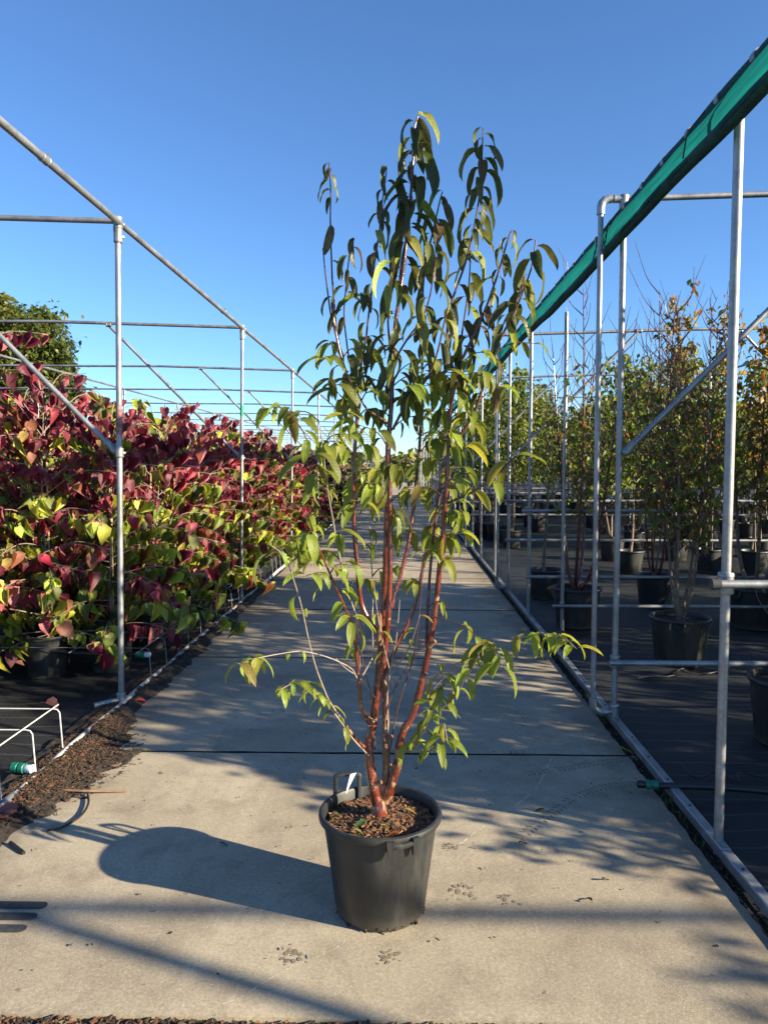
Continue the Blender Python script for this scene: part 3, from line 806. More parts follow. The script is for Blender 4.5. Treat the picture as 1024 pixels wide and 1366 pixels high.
# ------------------------------------------------------------------ the specimen cherry
TY = 2.455
TP = Vector((gnd(511, 1228).x, TY, 0)); TP.x = at(507, 1150, TY).x
def cherry():
    root = empty('potted_cherry_tree', TP); off = TP
    tag(root, 'tall multi-stemmed cherry with shiny copper bark in a large black pot on the path', 'potted tree')
    rt, rb, h = 0.194, 0.148, 0.340
    pm = MB(); pm.lathe([(rb * .97, 0.0), (rb, 0.007), (rb + .004, .02), (rb + (rt - rb) * .55, h * .55), (rt - .003, h - .029)], 64); pm.disc((0, 0, .004), rb * .97, 64)
    pot = pm.build('pot', M_POT, root)
    pm = MB(); pm.lathe([(rt - .003, h - .028), (rt + .006, h - .026), (rt + .012, h - .020), (rt + .0135, h - .011), (rt + .011, h - .003), (rt + .005, h), (rt - .002, h - .002), (rt - .006, h - .010), (rt - .012, h - .075)], 64)
    pm.build('rim', M_POT, pot)
    # rear handle standing up, front handle folded under the rim
    ha = math.atan2(.16, -.125); c = Vector((math.cos(ha), math.sin(ha), 0)) * (rt + .004); tn = Vector((1, 0.12, 0)).normalized()
    mb = MB(); w = .042
    mb.tube(smooth_poly([c - tn * w + Vector((0, 0, h - .04)), c - tn * w * 1.02 + Vector((0, .004, h + .022)), c - tn * w * .86 + Vector((0, .006, h + .046)), c + tn * w * .86 + Vector((0, .006, h + .05)), c + tn * w * 1.02 + Vector((0, .004, h + .026)), c + tn * w + Vector((0, 0, h - .035))], 4), .0055, 8, flat=1.5)
    mb.build('handle', M_POT, pot)
    fa = math.atan2(-.19, .075); fc = Vector((math.cos(fa), math.sin(fa), 0)); ft = Vector((-fc.y, fc.x, 0))
    mb = MB(); q = []
    for k in range(9):
        u = k / 8; aa = fa + (u - .5) * .42
        q.append(Vector((math.cos(aa), math.sin(aa), 0)) * (rt + .015) + Vector((0, 0, h - .020 - .006 * math.sin(u * math.pi))))
    mb.tube(q, .0075, 8, flat=1.3)
    for sgn in (-1, 1):
        aa = fa + sgn * .20; p = Vector((math.cos(aa), math.sin(aa), 0)); s = Vector((-p.y, p.x, 0))
        o = p * (rt + .004) + Vector((0, 0, h - .055))
        mb.add([o - s * .012 + Vector((0, 0, .05)), o + s * .012 + Vector((0, 0, .05)), o + s * .004 - Vector((0, 0, .012)), o - s * .004 - Vector((0, 0, .012)),
                o - s * .012 + Vector((0, 0, .05)) + p * .022, o + s * .012 + Vector((0, 0, .05)) + p * .022, o + s * .004 - Vector((0, 0, .012)) + p * .008, o - s * .004 - Vector((0, 0, .012)) + p * .008],
               [(4, 5, 6, 7), (0, 3, 2, 1), (0, 4, 7, 3), (1, 2, 6, 5), (0, 1, 5, 4), (3, 7, 6, 2)])
    mb.build('handle', M_POT, pot)
    # drainage notches and mud at the foot
    mb = MB(); rg = random.Random(8)
    for _ in range(70):
        a = rg.gauss(-math.pi / 2 + .35, .7); rr = rb + rg.uniform(-.002, .004); z = abs(rg.gauss(0, .014))
        p = Vector((rr * math.cos(a), rr * math.sin(a), z + .003)); s = rg.uniform(.003, .011)
        mb.add([p + Vector((rg.uniform(-s, s), rg.uniform(-s, s), rg.uniform(-s, s))) for _ in range(4)], [(0, 1, 2), (0, 3, 1), (1, 3, 2), (2, 3, 0)])
    o = mb.build('mud', M_CHIPD, pot, smooth=False); o['kind'] = 'stuff'
    # soil + bark mulch
    zs = h - .046
    so = soil_mesh(rt - .009, zs, 40, .014, 3).build('soil', M_SOIL, root)
    mb = MB(); rg = random.Random(4)
    def reg(r):
        a = r.uniform(0, 6.283); q = (rt - .02) * math.sqrt(r.random()); return q * math.cos(a), q * math.sin(a)
    chips(mb, rg, 1700, reg, lambda x, y: zs + .006 + .02 * max(0, 1 - math.hypot(x, y) / .12) + .006 * mnoise.noise(Vector((x * 25, y * 25, 1))), .008, .034, 3)
    o = mb.build('bark_mulch', [M_CHIP, M_CHIPD, M_CHIPL], so, smooth=False); o['kind'] = 'stuff'
    rg = random.Random(14)
    for x, y, cc in ((-.125, -.02, (.22, .24, .05)), (-.085, -.11, (.25, .27, .06)), (.0, -.085, (.30, .30, .06)), (.075, .035, (.36, .30, .08)), (.07, -.125, (.30, .11, .03)), (-.04, -.05, (.06, .16, .05))):
        o = bpy.data.objects.new('fallen_leaf', tmpl_mesh(('low', 0), LANCE_LOW[2], M_LEAF_O)); o.color = (*cc, 1); link(o, so)
        o.matrix_local = frame_m((x, y, zs + .028), (rg.uniform(-1, 1), rg.uniform(-.4, .4), .1), (0, 0, 1), rg.uniform(.035, .055))
    # plant tag tied to the rear handle
    mb = MB(); o0 = c + Vector((.02, -.004, h + .058)); dn = Vector((-.028, -.012, -.085)); sd_ = Vector((.010, .002, .002))
    mb.add([o0 - sd_ * .9, o0 + sd_ * 1.2, o0 + dn * .55 + sd_ * .25, o0 + dn + sd_ * .12, o0 + dn - sd_ * .12, o0 + dn * .55 - sd_ * .5],
           [(0, 1, 2, 5), (5, 2, 3, 4)])
    tagp = mb.build('plant_tag', M_TAGW, root, smooth=False)
    m = tagp.modifiers.new('t', 'SOLIDIFY'); m.thickness = .0012

    rng = random.Random(77)
    leaves = []          # upper, dark
    leavesL = []         # lower, bright
    K = 0.00247          # metres per photo pixel at the tree
    def P(pts, d0=0.0, d1=0.0):
        n = len(pts) - 1
        return [at(x, y, TY + d0 + (d1 - d0) * (i / n)) for i, (x, y) in enumerate(pts)]
    def stem(pts, w0, w1, d0=0.0, d1=0.0, m=M_BARK, name='stem', n=10, knob=True, wmid=None):
        q = smooth_poly(P(pts, d0, d1), 8); r = []
        for i in range(len(q)):
            t = i / (len(q) - 1); w = w0 + (w1 - w0) * (t ** .85)
            r.append(w * K * .5 * (1 + (.17 * mnoise.noise(Vector((i * .55, w0, 3))) if w0 > 5 else .12 * mnoise.noise(Vector((i * .9, w0, 7))))))
        if w0 > 2 or True:
            q2 = [p + Vector((mnoise.noise(p * 9), mnoise.noise(p * 9 + Vector((5, 0, 0))), 0)) * (.004 if w0 > 5 else .003) for p in q[1:]]
            q = [q[0]] + q2
        mb = MB(); mb.tube(q, r, n)
        mb.build(name, m, root, off)
        return q
    def col_top():
        u = rng.random()
        c = (.060, .072, .022) if u < .5 else ((.092, .108, .030) if u < .8 else ((.11, .08, .035) if u < .86 else (.22, .25, .06)))
        return jit(c, rng, .25)
    def col_mid(f):
        u = rng.random(); a = Vector((.090, .110, .026)); b = Vector((.21, .265, .040))
        c = a.lerp(b, min(max(f + rng.uniform(-.3, .3), 0), 1))
        if u < .07: c = Vector((.30, .30, .05))
        elif u < .08: c = Vector((.20, .17, .05))
        return jit(c, rng, .2)
    def put(p, azv, size, top, col):
        rel = p - off
        ax = Vector((azv.x, azv.y, 0)); ax = ax.normalized() if ax.length > 1e-3 else Vector((1, 0, 0))
        tilt = rng.uniform(-.25, .35)
        fwd = Vector((ax.x, ax.y, tilt)).normalized()
        up = Vector((rng.uniform(-.35, .35), rng.uniform(-.35, .35), 1))
        (leaves if top else leavesL).append((rng.randrange(6), frame_m(rel, fwd, up, size), col))
    def leafy(q, t0, t1, step, size, top, f=0.5, azb=None):
        ln = poly_len(q); n = max(1, int((t1 - t0) * ln / step)); ph = rng.uniform(0, 6.28)
        for i in range(n + 1):
            t = t0 + (t1 - t0) * (i + rng.uniform(-.3, .3)) / max(n, 1); t = min(max(t, 0), 1)
            p, d = poly_at(q, t); ph += 2.4 + rng.uniform(-.5, .5)
            put(p, Vector((math.cos(ph), math.sin(ph), 0)), size * rng.uniform(.62, 1.12), top, col_top() if top else col_mid(f))
    def shoots(q, t0, t1, step, ln0, nl, top, f, r0=1.1):
        """short leafy side shoots off a stem"""
        Ln = poly_len(q); n = max(1, int((t1 - t0) * Ln / step)); ph = rng.uniform(0, 6.28)
        for i in range(n):
            t = t0 + (t1 - t0) * (i + rng.random()) / n; p, d = poly_at(q, t); ph += 2.4 + rng.uniform(-.6, .6)
            l = ln0 * rng.uniform(.5, 1.25); a = Vector((math.cos(ph), math.sin(ph), 0))
            pts = [p, p + (a * .7 + d * .6) * l * .5, p + (a * .95 + d * .45) * l + Vector((0, 0, -.02 * (0 if top else 1)))]
            s = smooth_poly(pts, 4); mb = MB(); mb.tube(s, [r0 * K * (1 - .6 * k / (len(s) - 1)) for k in range(len(s))], 5); mb.build('twig', M_TWIG, root, off)
            m = max(2, int(nl * rng.uniform(.8, 1.7)))
            for k in range(m):
                tt = .2 + .8 * (k + rng.random() * .6) / m; pp, dd = poly_at(s, min(tt, 1)); b = ph + rng.choice((-1, 1)) * rng.uniform(.4, 1.5)
                put(pp, Vector((math.cos(b), math.sin(b), 0)), rng.uniform(.055, .108), top and rng.random() < .6, col_top() if (top and rng.random() < .5) else col_mid(f))

    # --- main stems (positions read along each stem of the plant)
    s1 = stem([(504, 1082), (498, 1051), (493, 1010), (492, 985), (498, 962), (504, 909), (510, 847), (513, 785), (516, 703), (517, 621), (520, 560), (522, 479), (527, 433), (536, 376), (545, 294), (551, 212), (553, 172), (558, 155)], 15, 2.0, 0, .06)
    mb = MB(); b0 = P([(505, 1074)])[0] if False else at(506, 1070, TY)
    fl = [(.028, -.07), (.026, -.035), (.022, -.018), (.018, -.004), (.012, .006), (.004, .010)]
    vs = []; fs = []; n = 18
    for j, (r_, z_) in enumerate(fl):
        for k in range(n):
            a = 6.283 * k / n; q = r_ * (1 + .28 * mnoise.noise(Vector((math.cos(a) * 1.6, math.sin(a) * 1.6, z_ * 30))))
            vs.append(b0 + Vector((q * math.cos(a) * 1.15, q * math.sin(a), z_)))
    for j in range(len(fl) - 1):
        for k in range(n): fs.append((j * n + k, j * n + (k + 1) % n, (j + 1) * n + (k + 1) % n, (j + 1) * n + k))
    fs.append(tuple((len(fl) - 1) * n + k for k in range(n))); mb.add(vs, fs); mb.build('root_flare', M_BARK, root, off)
    for px, py, dx, dz in ((500, 1046, .022, .012), (527, 1024, -.02, .015), (497, 963, -.02, .02), (561, 905, .018, .02), (515, 985, .02, .01), (537, 997, .024, -.004), (512, 890, -.02, .022), (572, 862, .02, .02)):
        p0 = at(px, py, TY - .004); mb = MB(); mb.tube([p0, p0 + Vector((dx * .6, -.006, dz * .6)), p0 + Vector((dx, -.010, dz))], [.0095, .0075, .0068], 8); mb.build('cut_stub', M_BARKP, root, off)
    s1b = stem([(507, 905), (516, 845), (519, 785), (520, 740), (520, 690), (519, 640)], 9, 6, -.012, -.004)
    stem([(505, 860), (506, 838), (505, 818)], 8, 6, -.02, -.03, M_BARKP)
    s4 = stem([(512, 1062), (515, 1018), (514, 990), (515, 950), (513, 917), (508, 885)], 11, 8, .03, .03, M_BARKP)
    s4b = stem([(511, 905), (530, 858), (545, 831), (557, 790), (565, 750), (572, 716), (583, 670), (590, 625)], 5.5, 4, .02, .10)
    s3 = stem([(514, 1070), (522, 1043), (530, 1018), (533, 995), (540, 972), (552, 950), (563, 909), (570, 872), (577, 832), (584, 781), (590, 716), (596, 642), (598, 585), (603, 524), (607, 499), (623, 466), (643, 421), (660, 376), (676, 323), (681, 308)], 13.5, 1.8, .02, .02)
    s3c = stem([(568, 860), (570, 806), (575, 745), (580, 695), (588, 650)], 4.2, 3.4, .03, .05, M_TWIG)
    s2 = stem([(505, 845), (496, 833), (484, 810), (478, 773), (474, 724), (471, 663), (472, 613), (475, 570), (476, 540), (467, 511), (456, 478), (447, 438), (442, 400)], 8, 3.0, -.01, .0)
    t1 = stem([(449, 450), (440, 413), (434, 370), (430, 331)], 2.8, 1.6, 0, -.02, M_TWIG, 'twig', 6)
    t2 = stem([(472, 535), (459, 491), (449, 438), (443, 376), (441, 315), (440, 260), (439, 217)], 3.4, 1.6, .0, .04, M_TWIG, 'twig', 6)
    t3 = stem([(470, 500), (463, 458), (459, 413), (463, 370), (467, 335), (472, 318)], 2.4, 1.4, .02, -.05, M_TWIG, 'twig', 6)
    t4 = stem([(476, 535), (480, 499), (487, 458), (492, 417), (498, 360), (506, 310), (510, 265), (515, 224)], 3.4, 1.6, .0, .09, M_TWIG, 'twig', 6)
    t5 = stem([(520, 566), (505, 556), (488, 544), (474, 520), (464, 500)], 3.6, 2.6, .0, -.06, M_TWIG, 'twig', 6)
    t6 = stem([(527, 440), (532, 385), (537, 340), (545, 305), (549, 262)], 3.2, 2.0, .05, .10, M_TWIG, 'twig', 6)
    t7 = stem([(520, 470), (517, 430), (520, 390), (527, 350)], 3.2, 1.6, .0, -.08, M_TWIG, 'twig', 6)
    t8 = stem([(524, 573), (541, 540), (562, 515), (574, 495), (583, 470), (590, 440), (597, 410)], 4.0, 1.8, .0, -.10, M_TWIG, 'twig', 6)
    t9 = stem([(553, 658), (559, 600), (563, 540), (563, 479), (562, 417), (568, 350), (578, 305), (586, 270), (590, 256)], 5.0, 1.6, .08, .10, M_TWIG, 'twig', 7)
    s5 = stem([(522, 810), (535, 765), (545, 716), (551, 680), (553, 655)], 5.2, 4.8, .0, .08, M_BARK, 'stem', 8)
    t10 = stem([(606, 500), (596, 450), (603, 400), (622, 345), (632, 300), (639, 260), (642, 215), (644, 171)], 4.2, 1.6, .02, .05, M_TWIG, 'twig', 7)
    t11 = stem([(602, 540), (612, 480), (618, 430), (625, 380), (628, 335)], 3.4, 1.6, .05, .14, M_TWIG, 'twig', 6)
    t12 = stem([(599, 600), (627, 561), (642, 522), (654, 480), (668, 450), (689, 409), (701, 380), (710, 350), (714, 320)], 5.0, 1.8, .0, -.06, M_TWIG, 'twig', 7)
    t13 = stem([(660, 470), (672, 430), (690, 400), (700, 378)], 2.6, 1.4, -.02, .08, M_TWIG, 'twig', 6)
    t14 = stem([(597, 671), (619, 662), (640, 650), (662, 634), (678, 618), (688, 608)], 3.4, 2.4, .02, -.12, M_TWIG, 'twig', 6)
    t15 = stem([(520, 520), (528, 480), (545, 450), (562, 425), (575, 385), (580, 340)], 3.2, 1.6, -.02, -.14, M_TWIG, 'twig', 6)
    # left outward branches
    t16 = stem([(493, 968), (481, 941), (477, 888), (473, 847), (463, 820), (447, 782), (431, 745), (420, 716), (412, 690)], 6.0, 1.6, .0, -.18, M_BARK, 'stem', 8)
    t17 = stem([(492, 1003), (475, 987), (462, 970)], 6.0, 4.0, .0, -.05, M_BARK, 'stem', 8)
    t18 = stem([(463, 970), (451, 954), (434, 925), (418, 880), (402, 810), (389, 765), (378, 740), (362, 728)], 2.6, 1.2, -.05, -.30, M_TWIGG, 'twig', 6)
    t19 = stem([(500, 872), (480, 905), (470, 893), (455, 884), (428, 874), (400, 869), (370, 873), (345, 878), (318, 886)], 2.2, 1.1, .0, -.30, M_TWIGG, 'twig', 6)
    t20 = stem([(492, 1008), (470, 985), (455, 965), (441, 945), (422, 925), (405, 913), (390, 912), (372, 921)], 2.4, 1.1, -.02, -.28, M_TWIGG, 'twig', 6)
    t21 = stem([(484, 845), (468, 800), (456, 760), (449, 720), (438, 660), (432, 610), (425, 560)], 3.0, 1.4, .0, -.22, M_TWIGG, 'twig', 6)
    t22 = stem([(432, 640), (415, 600), (402, 572), (392, 560), (386, 545)], 2.0, 1.2, -.2, -.30, M_TWIG, 'twig', 6)
    t23 = stem([(478, 905), (482, 850), (479, 780), (475, 720), (474, 690)], 2.6, 2.2, .03, .08, M_TWIGG, 'twig', 6)
    t24 = stem([(498, 880), (497, 830), (497, 780), (494, 720), (492, 690)], 2.2, 1.4, .05, .16, M_TWIGG, 'twig', 6)
    t25 = stem([(476, 540), (462, 535), (448, 520), (440, 505)], 2.4, 1.2, 0, -.1, M_TWIG, 'twig', 6)
    stem([(500, 930), (480, 905), (462, 892), (448, 878)], 2.2, 1.0, .0, -.10, M_TWIGG, 'twig', 6)
    # right outward branches
    t26 = stem([(538, 1000), (552, 990), (561, 978), (570, 954), (580, 935), (590, 912), (588, 890)], 6.0, 1.4, .0, -.16, M_TWIGG, 'twig', 6)
    t27 = stem([(566, 935), (586, 909), (605, 893), (619, 885), (640, 866), (650, 858), (662, 866), (668, 890)], 2.2, 1.1, .0, -.22, M_TWIGG, 'twig', 6)
    t28 = stem([(566, 925), (578, 905), (600, 890), (627, 878), (668, 862), (693, 852), (725, 845), (750, 851), (768, 866)], 2.4, 1.1, .0, -.28, M_TWIGG, 'twig', 6)
    t29 = stem([(574, 822), (602, 829), (622, 838), (635, 850), (645, 862)], 2.0, 1.1, .0, -.12, M_TWIG, 'twig', 6)
    t30 = stem([(545, 990), (566, 965), (590, 945), (612, 920), (630, 890), (640, 868)], 2.0, 1.0, -.03, -.25, M_TWIGG, 'twig', 6)
    t31 = stem([(520, 900), (535, 880), (548, 858), (560, 820)], 2.0, 1.2, .02, -.05, M_TWIGG, 'twig', 6)
    t32 = stem([(540, 1000), (575, 1002), (588, 985), (592, 965), (596, 990)], 2.6, 1.0, -.03, -.14, M_TWIGG, 'twig', 6)
    t33 = stem([(524, 915), (505, 830), (500, 790), (497, 770)], 1.8, 1.0, -.02, -.1, M_TWIGG, 'twig', 6)
    for pts in ([(500, 1000), (497, 945), (488, 900), (479, 855), (474, 815)], [(519, 1005), (531, 945), (547, 890), (556, 850), (561, 800), (563, 750)], [(512, 965), (524, 925), (545, 885), (575, 842), (590, 815)],
                [(515, 960), (519, 900), (529, 850), (533, 800)]):
        stem(pts, 2.2, 1.0, rng.uniform(-.04, .04), rng.uniform(-.10, .10), M_TWIG if rng.random() < .5 else M_TWIGG, 'twig', 6)
    # --- upper leaves
    leafy(s1, .82, 1.0, .0135, .145, True); leafy(s1, .60, .82, .036, .135, True)
    leafy(t2, .86, 1.0, .016, .085, True); leafy(t2, .40, .70, .11, .11, True)
    leafy(t3, .45, 1.0, .028, .095, True); leafy(t3, .0, .45, .06, .10, True)
    leafy(t4, .62, 1.0, .026, .105, True); leafy(t4, .1, .62, .045, .115, True)
    leafy(t6, .1, 1.0, .050, .135, True); leafy(t7, .2, 1.0, .040, .135, True)
    leafy(t8, .25, 1.0, .038, .125, True); leafy(t9, .72, 1.0, .022, .135, True); leafy(t9, .35, .72, .045, .13, True)
    leafy(t10, .56, 1.0, .0155, .130, True); leafy(t10, .15, .56, .048, .125, True)
    leafy(t11, .3, 1.0, .04, .13, True); leafy(s3, .86, 1.0, .021, .115, True); leafy(s3, .70, .86, .040, .13, True)
    leafy(t12, .62, 1.0, .020, .12, True); leafy(t12, .25, .62, .035, .12, True); leafy(t13, .3, 1.0, .028, .11, True)
    leafy(t15, .2, 1.0, .040, .13, True)
    # --- middle + lower leaves
    shoots(s1, .42, .64, .045, .13, 4, True, .5); shoots(s2, .46, .86, .033, .12, 4, False, .8)
    shoots(s3, .46, .78, .034, .13, 4, False, .75); shoots(s4b, .45, 1.0, .075, .11, 3, False, .85)
    shoots(t12, .05, .5, .05, .12, 4, False, .6); shoots(t9, .05, .45, .07, .13, 4, False, .6)
    shoots(t8, .1, .7, .06, .11, 3, False, .55); shoots(t5, .2, 1.0, .07, .10, 3, False, .7)
    shoots(t4, .0, .4, .08, .11, 3, True, .4); shoots(t11, .0, .5, .07, .11, 3, True, .5)
    shoots(s3c, .1, 1.0, .10, .08, 2, False, .9); shoots(t15, .0, .5, .07, .10, 3, True, .5)
    shoots(s2, .36, .55, .055, .12, 4, False, .95); shoots(t24, .4, 1.0, .07, .09, 3, False, .95)
    shoots(s1, .40, .47, .05, .12, 4, False, .8); shoots(s3, .40, .52, .07, .10, 3, False, .9)
    leafy(t14, .3, 1.0, .035, .135, False, .45); leafy(t25, .2, 1.0, .03, .11, False, .3)
    shoots(t21, .35, 1.0, .075, .12, 3, False, .85); leafy(t22, .0, 1.0, .022, .125, False, .55); shoots(t22, .2, 1.0, .10, .1, 2, False, .7)
    shoots(t16, .45, 1.0, .065, .10, 3, False, .85); leafy(t16, .35, 1.0, .045, .10, False, .85)
    shoots(t18, .82, 1.0, .05, .09, 3, False, .7); leafy(t18, .62, .72, .05, .08, False, .9)
    leafy(t19, .86, 1.0, .0105, .088, False, .95); leafy(t19, .66, .72, .04, .06, False, .95)
    leafy(t20, .52, 1.0, .0125, .066, False, .85); leafy(t20, .2, .5, .04, .07, False, .6)
    leafy(t27, .62, 1.0, .0125, .105, False, .9); leafy(t28, .66, 1.0, .0115, .082, False, 1.0)
    leafy(t29, .5, 1.0, .026, .11, False, .9); leafy(t26, .12, 1.0, .019, .085, False, .8); leafy(t30, .3, .9, .022, .075, False, .9)
    leafy(t32, .2, 1.0, .018, .085, False, .7); leafy(t31, .4, 1.0, .05, .06, False, .9); leafy(t33, .3, 1, .06, .06, False, .9)
    # 300 largest leaves are single pieces, shared between the two leaf shapes in proportion
    nt, nl = len(leaves), len(leavesL); a = int(300 * nt / (nt + nl))
    emit_leaves(leaves, LANCE_TOP, 'top', M_LEAF_O, M_LEAF_A, root, a)
    emit_leaves(leavesL, LANCE_LOW, 'lowb', M_LEAF_O, M_LEAF_A, root, 300 - a)
    print('cherry leaves', nt, nl)
cherry()

# ------------------------------------------------------------------ red-leaved shrubs, left
PAL = {
 'red': dict(red=[(.15, .016, .040), (.20, .017, .044), (.27, .020, .048), (.34, .07, .10), (.095, .013, .03), (.14, .015, .038), (.36, .12, .14)], mix=[(.24, .08, .05), (.20, .07, .045), (.30, .20, .05), (.16, .12, .035)], grn=[(.30, .36, .04), (.38, .40, .055), (.12, .165, .025), (.075, .085, .022), (.15, .19, .03)]),
 'dark': dict(red=[(.035, .010, .018), (.05, .012, .02), (.025, .010, .014)], mix=[(.05, .03, .02)], grn=[(.04, .05, .015)]),
 'green': dict(red=[(.20, .12, .08), (.26, .15, .12)], mix=[(.18, .19, .05)], grn=[(.12, .18, .03), (.19, .24, .05), (.08, .12, .02)]),
 'pink': dict(red=[(.36, .18, .15), (.30, .16, .13)], mix=[(.34, .22, .12)], grn=[(.2, .2, .07)]),
}
def shrub_parts(rng, H, RAD, pal, bias=0.0, leaf=.090, nb=30, zmin=.42):
    """returns (trunk MB, cane MB, leaves) in local coordinates"""
    pr = PAL[pal]; tr = MB(); leaves = []
    lean = Vector((rng.uniform(-.05, .08), rng.uniform(-.06, .06), 0))
    tk = smooth_poly([Vector((0, 0, .24)), lean * .5 + Vector((0, 0, H * .35)), lean + Vector((rng.uniform(-.03, .03), 0, H * .65)), lean * 1.5 + Vector((0, rng.uniform(-.05, .05), H * .97))], 4)
    tr.tube(tk, [.010 * (1 - .75 * i / (len(tk) - 1)) for i in range(len(tk))], 6)
    az = rng.uniform(0, 6.28)
    for b in range(nb):
        t = (b + rng.random()) / nb; h = zmin + (H * .98 - zmin) * t
        p = poly_at(tk, min(max((h - .24) / (H * .97 - .24), 0), 1))[0]; az += 2.4 + rng.uniform(-.4, .4)
        l = RAD * (1.15 - .62 * t) * rng.uniform(.6, 1.2); a = Vector((math.cos(az), math.sin(az), 0))
        rise = .06 + 1.15 * t * t + rng.uniform(-.1, .2)
        s = smooth_poly([p, p + a * l * .5 + Vector((0, 0, l * rise * .6)), p + a * l + Vector((0, 0, l * (rise - .18) * .8))], 4)
        tr.tube(s, [.0045 * (1 - .7 * i / (len(s) - 1)) for i in range(len(s))], 5)
        tone = .20 + .52 * t + bias + rng.gauss(0, .24)
        m = max(4, int(l / .040)); side = 1
        for k in range(m):
            tt = .22 + .78 * (k + rng.random() * .5) / m; q, d = poly_at(s, min(tt, 1)); side = -side
            perp = Vector((-a.y, a.x, 0)) * side
            tip = (a * rng.uniform(.05, .5) + perp * rng.uniform(.05, .45) + Vector((0, 0, -rng.uniform(.8, 1.5))) + Vector((rng.gauss(0, .25), rng.gauss(0, .25), rng.gauss(0, .12))))
            nrm = a * rng.uniform(.3, 1.0) + perp * rng.uniform(-.2, .5) + Vector((rng.gauss(0, .35), rng.gauss(0, .35), rng.uniform(.1, .7)))
            v = tone + .22 * (tt - .5) + rng.gauss(0, .13)
            c = rng.choice(pr['red']) if v > .56 else (rng.choice(pr['mix']) if v > .49 else rng.choice(pr['grn']))
            sz = leaf * rng.uniform(.6, 1.28) * (1 - .22 * t)
            leaves.append((rng.randrange(7), frame_m(q, tip, nrm, sz), jit(c, rng, .22)))
    return tr, tk, leaves

SH_POT = pot_mesh('pot', .165, .135, .30, 28).build('pot', M_POT); SH_POT_ME = SH_POT.data; bpy.data.objects.remove(SH_POT)
_s = soil_mesh(.155, .262, 20, .01, 2).build('soil', M_SOIL); SH_SOIL_ME = _s.data; bpy.data.objects.remove(_s)
_c = MB(); _c.tube([(.02, .012, .2), (.024, .01, .9), (.022, .015, 1.62)], .006, 6); _c = _c.build('cane', M_CANE); SH_CANE_ME = _c.data; bpy.data.objects.remove(_c)
SH_CACHE = {}
def pot_set(root, cane=True):
    link(bpy.data.objects.new('pot', SH_POT_ME), root); link(bpy.data.objects.new('soil', SH_SOIL_ME), root)
    if cane: link(bpy.data.objects.new('cane', SH_CANE_ME), root)
def shrub(loc, H, RAD, pal, label, group, seed, single=False, bias=0.0, cachekey=None, cane=True, **kw):
    root = empty('potted_shrub', loc, 0); tag(root, label, 'potted shrub', group)
    rng = random.Random(seed)
    if cachekey is not None:
        root.rotation_euler.z = rng.uniform(0, 6.28)
        if cachekey not in SH_CACHE:
            tr, tk, lv = shrub_parts(random.Random(hash(cachekey) % 9999 if not isinstance(cachekey, tuple) else sum(map(ord, str(cachekey)))), 1.85, RAD, pal, bias, **kw)
            o = tr.build('stem', M_TWIGG); me = o.data; bpy.data.objects.remove(o)
            SH_CACHE[cachekey] = (me, leaf_cloud('foliage', lv, HEARTS, M_HEART_A, False))
        a, b = SH_CACHE[cachekey]; s = H / 1.85
        st_ = link(bpy.data.objects.new('stem', a), root); st_.scale = (1, 1, s)
        o = link(bpy.data.objects.new('foliage', b), root); o['kind'] = 'stuff'; o.scale = (1, 1, s)
    else:
        tr, tk, lv = shrub_parts(rng, H, RAD, pal, bias, **kw)
        tr.build('stem', M_TWIGG, root)
        emit_leaves(lv, HEARTS, 'heart', M_HEART_O, M_HEART_A, root, 300 if single else 0)
    pot_set(root, cane and rng.random() < .75)
    return root
G_FRONT = 'potted shrubs lining the left edge of the path'
G_BACK = 'potted shrubs in the rows behind the front row'
rg = random.Random(21)
front = [  # x, y, height, label
 (-2.56, 5.3, 2.04, 'red and yellow heart-leaved shrub at the left edge in front of the first post'),
 (-2.16, 5.45, 1.86, 'heart-leaved shrub with a crimson branch reaching across the first left-hand post'),
 (-2.10, 6.15, 1.80, 'heart-leaved shrub with lime green low leaves, first to the right of the first left-hand post'),
 (-2.12, 6.85, 1.86, 'heart-leaved shrub with tall wine-red shoots midway between the first and second left-hand posts'),
 (-2.08, 7.55, 1.78, 'wine-red heart-leaved shrub just in front of the second left-hand post'),
 (-2.10, 8.25, 1.84, 'heart-leaved shrub standing at the second left-hand post with green tape'),
 (-2.08, 8.95, 1.80, 'heart-leaved shrub first beyond the second left-hand post'),
 (-2.10, 9.70, 1.78, 'heart-leaved shrub second beyond the second left-hand post'),
 (-2.08, 10.4, 1.80, 'heart-leaved shrub third beyond the second left-hand post, with orange low leaves'),
 (-2.08, 11.1, 1.76, 'last wine-red heart-leaved shrub in front of the third left-hand post'),
]
for i, (x, y, h, lab) in enumerate(front):
    shrub((x, y, -.02), h, .62 if i else .72, 'red', lab, G_FRONT, 300 + i, single=(y < 9.2), bias=.04 + .02 * (i % 3), nb=54 if i < 7 else 42, zmin=.34 if i > 1 else .27)
shrub((-3.12, 4.95, -.02), 2.26, .9, 'red', 'tallest heart-leaved shrub cut by the left border, its purple leaves reaching the brace', G_FRONT, 351, single=True, bias=.18, nb=64, zmin=.36)
shrub((-3.55, 5.5, -.02), 1.85, .66, 'red', 'heart-leaved shrub behind the nearest one at the left border', G_BACK, 352, single=True, bias=0, nb=32)
shrub((-2.85, 5.65, -.02), 1.9, .66, 'red', 'heart-leaved shrub directly behind the first left-hand post', G_BACK, 353, single=True, bias=.1, nb=32)
for r, x in enumerate((-2.82, -3.55, -4.3, -5.1)):
    y = 6.35 if r < 2 else 5.6
    while y < 17:
        shrub((x + rg.uniform(-.08, .08), y + rg.uniform(-.1, .1), -.02), rg.uniform(1.72, 1.98), .64, 'red', 'red and yellow heart-leaved potted shrub in the rows behind the front row', G_BACK, rg.random(), cachekey=('r', rg.randrange(5)), bias=.05, nb=30)
        y += .78
y = 11.8; k = 0
